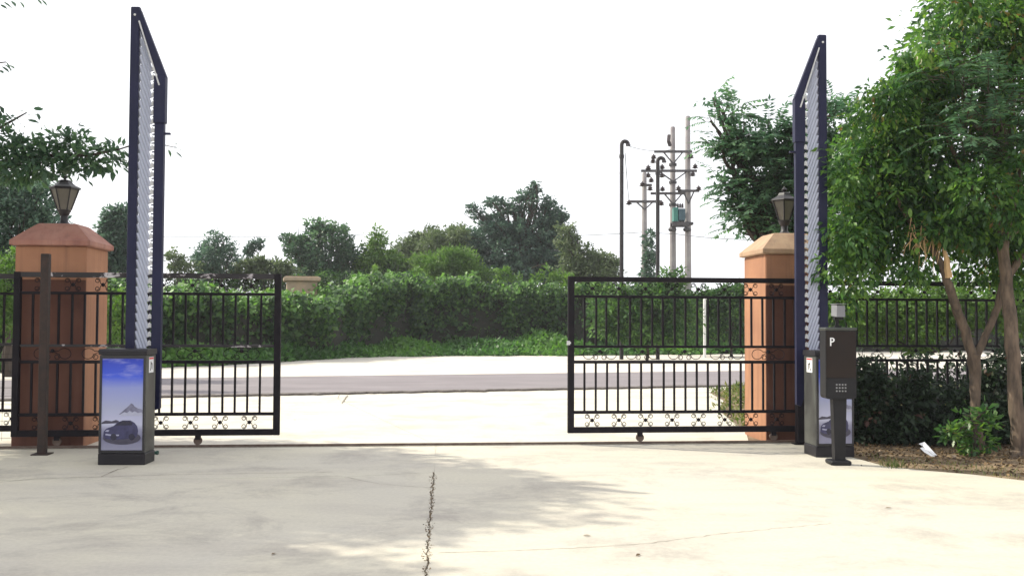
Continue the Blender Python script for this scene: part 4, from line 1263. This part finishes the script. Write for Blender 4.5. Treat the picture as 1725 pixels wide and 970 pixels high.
# ------------------------------------------------------------------ near trees on the right
def trunk_px(t, pts, name, mat, n=12, seed=0):
    r_ = random.Random(seed)
    P = []; Rr = []
    raw = [(at(x, y, Y) - t.location, wpx/2*Y/FPX) for x, y, Y, wpx in pts]
    for (a, ra), (b, rb) in zip(raw[:-1], raw[1:]):
        for i in range(4):
            q = i/4
            P.append(a.lerp(b, q)+Vector((r_.uniform(-1, 1), r_.uniform(-1, 1), 0))*ra*.12); Rr.append((ra+(rb-ra)*q)*r_.uniform(.94, 1.06))
    P.append(raw[-1][0]); Rr.append(raw[-1][1])
    return MB().tube(P, Rr, n).build(name, M[mat], t, smooth=True)
leaf_one = None
def single_leaf(name, mat):
    V = [(0,0,0), (.22,-.30,.04), (.55,-.36,.05), (1.0,0,-.10), (.55,.36,.05), (.22,.30,.04), (.3,0,0), (.62,0,-.01)]
    F = [(0,1,6), (1,2,7,6), (2,3,7), (0,6,5), (6,7,4,5), (7,3,4)]
    m = bpy.data.meshes.new(name); m.from_pydata(V, [], F); m.materials.append(mat)
    a = m.attributes.new('tint', 'FLOAT', 'POINT'); a.data.foreach_set('value', [.35+.25*random.Random(name).random()]*len(V))
    return m
def scatter_leaves(t, mat, blobs, n, L, seed, droop=.7):
    rng = np.random.default_rng(seed)
    ms = []
    for k, tv in enumerate((.2, .5, .8)):
        mm = single_leaf('leaf', mat)
        mm.attributes['tint'].data.foreach_set('value', [tv]*len(mm.vertices)); ms.append(mm)
    vol = np.array([r[0]*r[2] for c, r in blobs]); pick = rng.choice(len(blobs), n, p=vol/vol.sum())
    for i in range(n):
        c, r = blobs[pick[i]]
        d = unit(rng.normal(size=(1, 3)))[0]
        d[1] = -abs(d[1])
        p = np.array(c)+d*np.array(r)*(1.0+.08*rng.random())
        ax = Vector((d[0]*.8+rng.normal()*.5, d[1]*.6+rng.normal()*.4, -droop+rng.normal()*.4)).normalized()
        q = ax.to_track_quat('X', 'Z').to_euler()
        s_ = L*(.75+.5*rng.random())
        link('leaf', ms[i % 3], mat, t, tuple(p), (q.x+rng.normal()*.4, q.y, q.z), (s_, s_*.55, s_*.6))

G2 = 'near trees right of the parking machine'
p = at(1706, 768, 10.9); 
ta = thing('tree', 'straight brown-trunked tree at the right edge with big bright leafy crown', 'tree', (p.x, p.y, 0), 0, G2)
trunk_px(ta, [(1719, 775, 10.95, 34), (1717, 758, 11, 27), (1711, 675, 11, 24), (1707, 600, 11.03, 22), (1702, 538, 11.1, 22), (1696, 480, 11.2, 20), (1690, 420, 11.2, 18), (1700, 330, 11.3, 15), (1690, 220, 11.4, 12), (1660, 100, 11.5, 7)], 'trunk', 'bark', 14, 1)
bA = rel(blobs_px([(1640, 50, 100, 70), (1590, 90, 60, 60), (1710, 60, 100, 80), (1560, 160, 70, 60), (1640, 160, 100, 70), (1740, 180, 110, 110), (1660, 270, 90, 60), (1800, 100, 120, 130), (1790, 300, 100, 100), (1720, -60, 130, 70), (1850, 0, 130, 130)], 11.6, .8), ta)
for k, (c, r) in enumerate(bA[:9]):
    a = Vector((at(1692, 400, 11.2) if c[2] < 4.2 else at(1700, 300, 11.3)) - ta.location); b = Vector(c)
    MB().tube([a, a.lerp(b, .5)+Vector((0, 0, -.12)), b], [.05, .03, .012], 7).build('limb', M['bark'], ta, smooth=True)
bA2 = bA + rel(blobs_px([(1650, 320, 80, 46), (1710, 350, 60, 46), (1730, 300, 60, 60), (1560, 60, 36, 50), (1620, 10, 60, 40)], 10.7, .6), ta)
add_crown(ta, M['leaf_near'], bA2, 1350, 22, .19, .092, 60, droop=.7, wr=.42, fold=True, shell=.45)
add_fronds(ta, M['leaf_blue'], rel(blobs_px([(1640, 230, 90, 40), (1680, 180, 70, 60), (1720, 250, 60, 60), (1600, 120, 60, 50)], 10.9, .5), ta), 150, .42, 11, .09, 61, name='feathery_foliage')

p = at(1648, 745, 11.4)
tb = thing('tree', 'forked slender tree with a broken pale stub left of the straight trunk', 'tree', (p.x, p.y, 0), 0, G2)
trunk_px(tb, [(1650, 770, 11.3, 24), (1645, 720, 11.33, 17), (1643, 683, 11.35, 16), (1642, 628, 11.4, 19), (1641, 597, 11.4, 21)], 'trunk', 'bark', 12, 2)
trunk_px(tb, [(1640, 604, 11.4, 17), (1626, 557, 11.4, 16), (1611, 518, 11.35, 15), (1597, 479, 11.3, 14), (1589, 452, 11.3, 12), (1574, 425, 11.3, 10), (1540, 380, 11.4, 12), (1500, 320, 11.5, 7)], 'limb', 'bark', 10, 3)
trunk_px(tb, [(1643, 604, 11.4, 13), (1664, 557, 11.45, 12), (1680, 518, 11.5, 12), (1689, 479, 11.5, 13), (1711, 448, 11.5, 13), (1750, 380, 11.6, 10)], 'limb', 'bark', 10, 4)
trunk_px(tb, [(1598, 468, 11.26, 12), (1595, 440, 11.25, 10), (1590, 416, 11.25, 5)], 'broken_stub', 'rawwood', 8, 5)
bB = rel(blobs_px([(1480, 240, 62, 54), (1450, 300, 50, 50), (1530, 220, 60, 50), (1500, 330, 80, 50), (1570, 300, 80, 60), (1440, 370, 42, 46), (1520, 390, 70, 42), (1600, 370, 70, 46), (1670, 390, 60, 50), (1550, 120, 40, 40), (1460, 425, 50, 26), (1720, 380, 60, 60)], 11.7, .8), tb)
bB2 = bB + rel(blobs_px([(1430, 400, 34, 44), (1590, 385, 50, 30), (1640, 392, 50, 22), (1500, 170, 30, 40), (1420, 300, 20, 50), (1522, 92, 22, 12), (1474, 160, 22, 10), (1436, 214, 20, 10), (1408, 262, 16, 10), (1540, 130, 26, 14), (1455, 188, 14, 8), (1400, 450, 16, 24), (1450, 470, 22, 14), (1540, 455, 26, 14)], 11.2, .6), tb)
add_crown(tb, M['leaf_near'], bB2, 1250, 22, .19, .09, 62, droop=.75, wr=.42, fold=True, shell=.4)
scatter_leaves(tb, M['leaf_near'], rel(blobs_px([(1480, 240, 60, 50), (1450, 300, 50, 50), (1530, 220, 60, 50), (1500, 330, 80, 50), (1570, 300, 80, 60), (1440, 370, 42, 46), (1560, 400, 100, 46)], 11.4, .7), tb), 280, .125, 63)
add_crown(tb, M['leaf_near'], rel(blobs_px([(1430, 440, 34, 40), (1500, 450, 60, 20), (1570, 440, 40, 30), (1425, 500, 22, 60), (1660, 450, 60, 34), (1725, 450, 50, 60)], 12.0, .5), tb), 210, 14, .15, .085, 64, droop=.8, fold=True, name='hanging_foliage')
# dry twigs hanging near the stub
m = MB(); r_ = random.Random(5)
for i in range(26):
    a = at(1560+r_.uniform(-25, 25), 385+r_.uniform(-20, 20), 11.2) - tb.location
    b = a + Vector((r_.uniform(-.12, .12), r_.uniform(-.1, .1), r_.uniform(-.45, -.15)))
    m.tube([a, a.lerp(b, .5)+Vector((r_.uniform(-.04, .04), 0, 0)), b], [.006, .004, .002], 4)
o = m.build('dry_twigs', M['rawwood'], tb); o['kind'] = 'stuff'

# dark shrubs in the shade in front of the fence
SG = 'shaded shrubs along the right fence'
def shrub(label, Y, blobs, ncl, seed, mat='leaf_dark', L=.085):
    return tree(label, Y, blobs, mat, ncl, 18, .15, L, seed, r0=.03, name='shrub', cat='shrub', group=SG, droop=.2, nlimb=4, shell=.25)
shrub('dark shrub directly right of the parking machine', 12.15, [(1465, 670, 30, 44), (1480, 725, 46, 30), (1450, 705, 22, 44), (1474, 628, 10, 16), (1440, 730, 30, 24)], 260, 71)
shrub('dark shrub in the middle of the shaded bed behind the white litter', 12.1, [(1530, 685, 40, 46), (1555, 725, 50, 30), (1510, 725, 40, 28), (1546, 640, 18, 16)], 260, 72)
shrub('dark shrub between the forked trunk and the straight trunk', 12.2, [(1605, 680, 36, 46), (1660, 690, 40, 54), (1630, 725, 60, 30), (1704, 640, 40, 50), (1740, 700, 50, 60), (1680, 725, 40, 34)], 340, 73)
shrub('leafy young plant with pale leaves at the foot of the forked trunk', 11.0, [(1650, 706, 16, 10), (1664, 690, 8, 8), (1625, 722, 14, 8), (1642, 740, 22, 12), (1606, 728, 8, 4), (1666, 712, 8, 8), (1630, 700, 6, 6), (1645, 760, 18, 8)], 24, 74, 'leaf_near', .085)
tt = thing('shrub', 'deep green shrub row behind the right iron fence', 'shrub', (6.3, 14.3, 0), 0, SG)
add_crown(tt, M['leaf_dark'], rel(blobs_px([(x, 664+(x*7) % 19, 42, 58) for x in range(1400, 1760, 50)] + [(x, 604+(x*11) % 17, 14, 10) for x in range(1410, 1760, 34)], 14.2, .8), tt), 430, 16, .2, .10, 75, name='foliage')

# litter, grass and leaf litter on the soil
rng = np.random.default_rng(31)
n = 5500
x = rng.uniform(3.7, 9, n); 
ed = np.interp(x, [p.x for p in right], [p.y for p in right])
y = ed + .04 + rng.random(n)**.8*2.6
pos = np.stack([x, y, np.full(n, -.008)+rng.random(n)*.03], 1)
me = leaves_mesh('leaf_litter', pos, rng.normal(size=(n, 3))*np.array([1, 1, .3]), .045*(.5+rng.random(n)), .02*(.6+rng.random(n)), rng, fold=True)
tag(link('leaf_litter', me, M['litter']), 'dry brown leaves scattered over the soil under the trees', 'leaf litter', kind='stuff')
n = 1600
x = rng.uniform(3.9, 9, n); ed = np.interp(x, [p.x for p in right], [p.y for p in right])
y = ed + rng.random(n)*.9 + .02
pos = np.stack([x, y, np.full(n, -.012)], 1)
me = leaves_mesh('grass', pos, rng.normal(size=(n, 3))*np.array([.35, .35, .1])+np.array([0, 0, 1]), .05*(.4+rng.random(n)*1.2), .006, rng, fold=False)
tag(link('grass', me, M['grass']), 'thin dry grass along the edge of the soil bed', 'grass', kind='stuff')
def tuft(p, n, L, seed, mat, label, sx=.06, sy=.05):
    r_ = np.random.default_rng(seed)
    pos = np.stack([p[0]+r_.normal(size=n)*sx, p[1]+r_.normal(size=n)*sy, np.full(n, -.01)], 1)
    me = leaves_mesh('grass_tuft', pos-np.array([p[0], p[1], 0]), r_.normal(size=(n, 3))*np.array([.5, .5, .1])+np.array([0, 0, 1]), L*(.5+r_.random(n)), .008, r_, fold=False)
    o = link('grass_tuft', me, M[mat], None, (p[0], p[1], 0)); tag(o, label, 'grass', kind='stuff')
q = G(1507, 787); tuft(q, 70, .10, 81, 'grass', 'small grass tuft on the concrete edge right of the parking machine')
# weedy verge beyond the right pillar
n = 9000
x = rng.uniform(3.1, 8.5, n); yl = rng.uniform(13.2, 21.3, n)
k = (x - np.interp(yl, [13.2, 16.4, 18.3, 20.4, 21.5], [3.15, 3.45, 3.95, 4.1, 5.0])) > rng.normal(size=n)*.08
x, yl = x[k], yl[k]; n = len(x)
pos = np.stack([x, yl, np.full(n, -.01)+rng.random(n)*.12*np.clip((x-3.4), .3, 2.5)], 1)
me = leaves_mesh('verge_plants', pos, rng.normal(size=(n, 3))*.6+np.array([0, 0, .5]), .10*(.5+rng.random(n)), .035, rng, fold=False)
tag(link('verge_plants', me, M['grass']), 'yellow-green weeds on the verge just beyond the right pillar', 'weeds', kind='stuff')

def sheet(name, px, py, pts, label, cat, mat, h=.05, Y=None):
    p = G(px, py)
    m = MB(); n = len(pts)
    m.add([(x, y, z) for x, y, z in pts] + [(x, y, z-.003) for x, y, z in pts], [tuple(range(n)), tuple(reversed(range(n, 2*n)))] + [(i, i+n, (i+1) % n+n, (i+1) % n) for i in range(n)])
    return p, m
p = G(1565, 768)
t = thing('litter', 'crumpled white plastic wrapper lying on the soil bed', 'litter', (p.x, p.y, 0))
m = MB().add([(-.09, .06, .13), (-.02, .07, .15), (.03, -.01, .07), (.07, -.06, .01), (.03, -.07, .015), (-.03, .0, .07), (-.04, .05, .1)], [(0, 6, 5, 1), (1, 5, 2), (5, 4, 3, 2)])
m.build('torn_flap', M['paper'], t)
m = MB().add([(-.10, .0, .09), (-.06, .01, .10), (-.01, -.04, .045), (.04, -.08, .005), (-.01, -.085, .01), (-.07, -.04, .05)], [(0, 5, 2, 1), (5, 4, 3, 2)])
m.build('folded_strip', M['paper'], t)
for (px, py, s_, lab) in ((1482, 761, .035, 'small pale scrap on the soil near the parking machine'), (1607, 771, .05, 'pale crumpled scrap on the soil right of the white wrapper'), (1451, 784, .014, 'tiny dark pebble on the concrete beside the parking machine')):
    p = G(px, py); r_ = random.Random(px)
    m = MB().lathe([(s_*.4, 0), (s_*.6, s_*.3), (s_*.45, s_*.6), (s_*.1, s_*.75)], 6)
    m.v = [(x*r_.uniform(.7, 1.3), y*r_.uniform(.7, 1.3), z) for x, y, z in m.v]
    tag(m.build('scrap', M['stone'] if s_ > .02 else M['steel'], None, (p.x, p.y, 0)), lab, 'debris')
# dry leaves and specks on the concrete
for i, (px, py, lab) in enumerate(((495, 707, 'dark dry leaf on the pale apron just beyond the end of the left gate leaf'),
        (458, 935, 'tiny dry leaf lying alone in the tree shade at lower left'), (982, 903, 'small dry leaf lying just above the long hairline crack'),
        (1078, 934, 'curled brown leaf lying just below the long hairline crack'), (1502, 856, 'small dry leaf on the sunlit concrete in front of the soil bed'))):
    p = G(px, py); r_ = random.Random(i+40)
    mm = single_leaf('fallen', M['litter'])
    o = link('fallen_leaf', mm, M['litter'], None, (p.x, p.y, .008), (r_.uniform(-.3, .3), 0, r_.uniform(0, 6)), (.06, .03, .03))
    tag(o, lab, 'leaf', 'dry leaves lying on the concrete')
# small green cap beside the left cabinet
p = G(259, 765)
t = thing('pipe_stub', 'short dark green pipe stub lying beside the left barrier cabinet', 'pipe', (p.x, p.y, 0))
MB().tube([(-.045, 0, .02), (.03, 0, .02)], .018, 10).build('tube', M['greenstub'], t, smooth=True)
MB().tube([(.03, 0, .02), (.05, 0, .02)], .023, 10).build('cap', M['greenstub'], t, smooth=True)

# ------------------------------------------------------------------ left trees: one reaches into the picture, both shade the forecourt
LG = 'shade trees left of the forecourt'
tl = thing('tree', 'broadleaf tree reaching in from the left edge above the left pillar lamp', 'tree', (-9.4, 11.3, 0), 0, LG)
bl_ = [((0, 0, 6.4), (2.7, 2.2, 1.7)), ((-.6, .6, 7.4), (1.8, 1.6, 1.2)), ((.8, -1.0, 5.9), (1.7, 1.6, 1.2)), ((-.2, 1.6, 5.9), (1.9, 1.5, 1.2)), ((.7, .2, 4.6), (1.7, 1.2, .8))]
limbs(tl, (0, 0, -.1), bl_, .2, 90, M['bark'], 6)
add_crown(tl, M['leaf_left'], bl_, 1700, 22, .38, .17, 92, droop=.6, fold=True)
# the reaching branch, with real leaves
br = [(-60, 285, 11.6, 14), (20, 272, 11.5, 10), (90, 262, 11.4, 7), (150, 262, 11.3, 5), (200, 252, 11.25, 3), (238, 240, 11.2, 2), (270, 243, 11.17, 1.6), (296, 249, 11.15, 1.2)]
trunk_px(tl, br, 'branch', 'barkdark', 7, 9)
trunk_px(tl, [(-60, 240, 11.6, 8), (0, 215, 11.5, 5), (45, 190, 11.4, 2)], 'branch', 'barkdark', 6, 10)
trunk_px(tl, [(-40, 110, 11.4, 4), (10, 105, 11.3, 2)], 'branch', 'barkdark', 6, 11)
bb = rel(blobs_px([(20, 260, 50, 36), (80, 262, 50, 34), (135, 262, 44, 28), (185, 266, 34, 22), (40, 285, 60, 24), (100, 240, 34, 20), (-10, 225, 40, 30), (150, 280, 30, 14)], 11.4, .6), tl)
add_crown(tl, M['leaf_left'], bb, 120, 15, .14, .105, 93, droop=.35, wr=.42, fold=True, name='branch_foliage')
ms = []
for tv in (.15, .4, .65):
    mm = single_leaf('leaf', M['leaf_left']); mm.attributes['tint'].data.foreach_set('value', [tv]*len(mm.vertices)); ms.append(mm)
rng = np.random.default_rng(17)
spots = []
for i in range(240):
    u = rng.random()
    x_ = -10 + 240*u
    y_ = 262 + rng.normal()*20*(1-.35*u) + (8 if rng.random() < .5 else -8)
    spots.append((x_, y_))
spots += [(8, 190), (18, 196), (30, 186), (42, 190), (56, 184), (52, 195), (64, 191), (46, 202), (36, 208), (22, 204), (10, 204), (0, 200), (3, 112), (10, 104), (16, 110), (-3, 118), (6, 108),
          (286, 240), (292, 246), (300, 250), (284, 252), (296, 256), (280, 246), (232, 240), (240, 252), (236, 262), (226, 256), (6, 4), (20, 2), (62, -2), (0, 8), (70, 0), (34, 3)]
for i, (x_, y_) in enumerate(spots):
    Y = 11.15 + abs(rng.normal())*.25
    p = at(x_, y_, Y) - tl.location
    ax = Vector((.75+rng.normal()*.35, rng.normal()*.35, -.55+rng.normal()*.3)).normalized()
    q = ax.to_track_quat('X', 'Z').to_euler()
    s_ = .12*(.75+.5*rng.random())
    link('leaf', ms[i % 3], M['leaf_left'], tl, p, (q.x+rng.normal()*.4, q.y, q.z), (s_, s_*.55, s_*.6))
def shade_tree(loc, bl, seed, label):
    t = thing('tree', label, 'tree', loc, 0, LG)
    limbs(t, (0, 0, -.1), bl, .2, seed, M['bark'], 6)
    add_crown(t, M['leaf_left'], bl, 1500, 22, .38, .18, seed+1, droop=.5)
    return t
shade_tree((-9.6, 7.2, 0), [((0, 0, 6.1), (2.6, 2.0, 1.6)), ((-.4, -.6, 7.0), (1.6, 1.6, 1.1)), ((.6, .5, 5.2), (1.6, 1.4, .9))], 96, 'broadleaf tree outside the left edge shading the near concrete')

# ------------------------------------------------------------------ thin backlit air
hm = bpy.data.materials.new('thin_haze'); hm.use_nodes = True
hn = hm.node_tree; hn.nodes.clear()
ho = hn.nodes.new('ShaderNodeOutputMaterial'); pv_ = hn.nodes.new('ShaderNodeVolumePrincipled')
pv_.inputs['Color'].default_value = (0.93, 0.95, 1.0, 1); pv_.inputs['Density'].default_value = 0.0007
pv_.inputs['Anisotropy'].default_value = 0.25
hn.links.new(pv_.outputs[0], ho.inputs['Volume'])
tag(MB().box(-70, 75, -16, 100, -1.05, 13.5).build('haze', hm), kind='stuff')
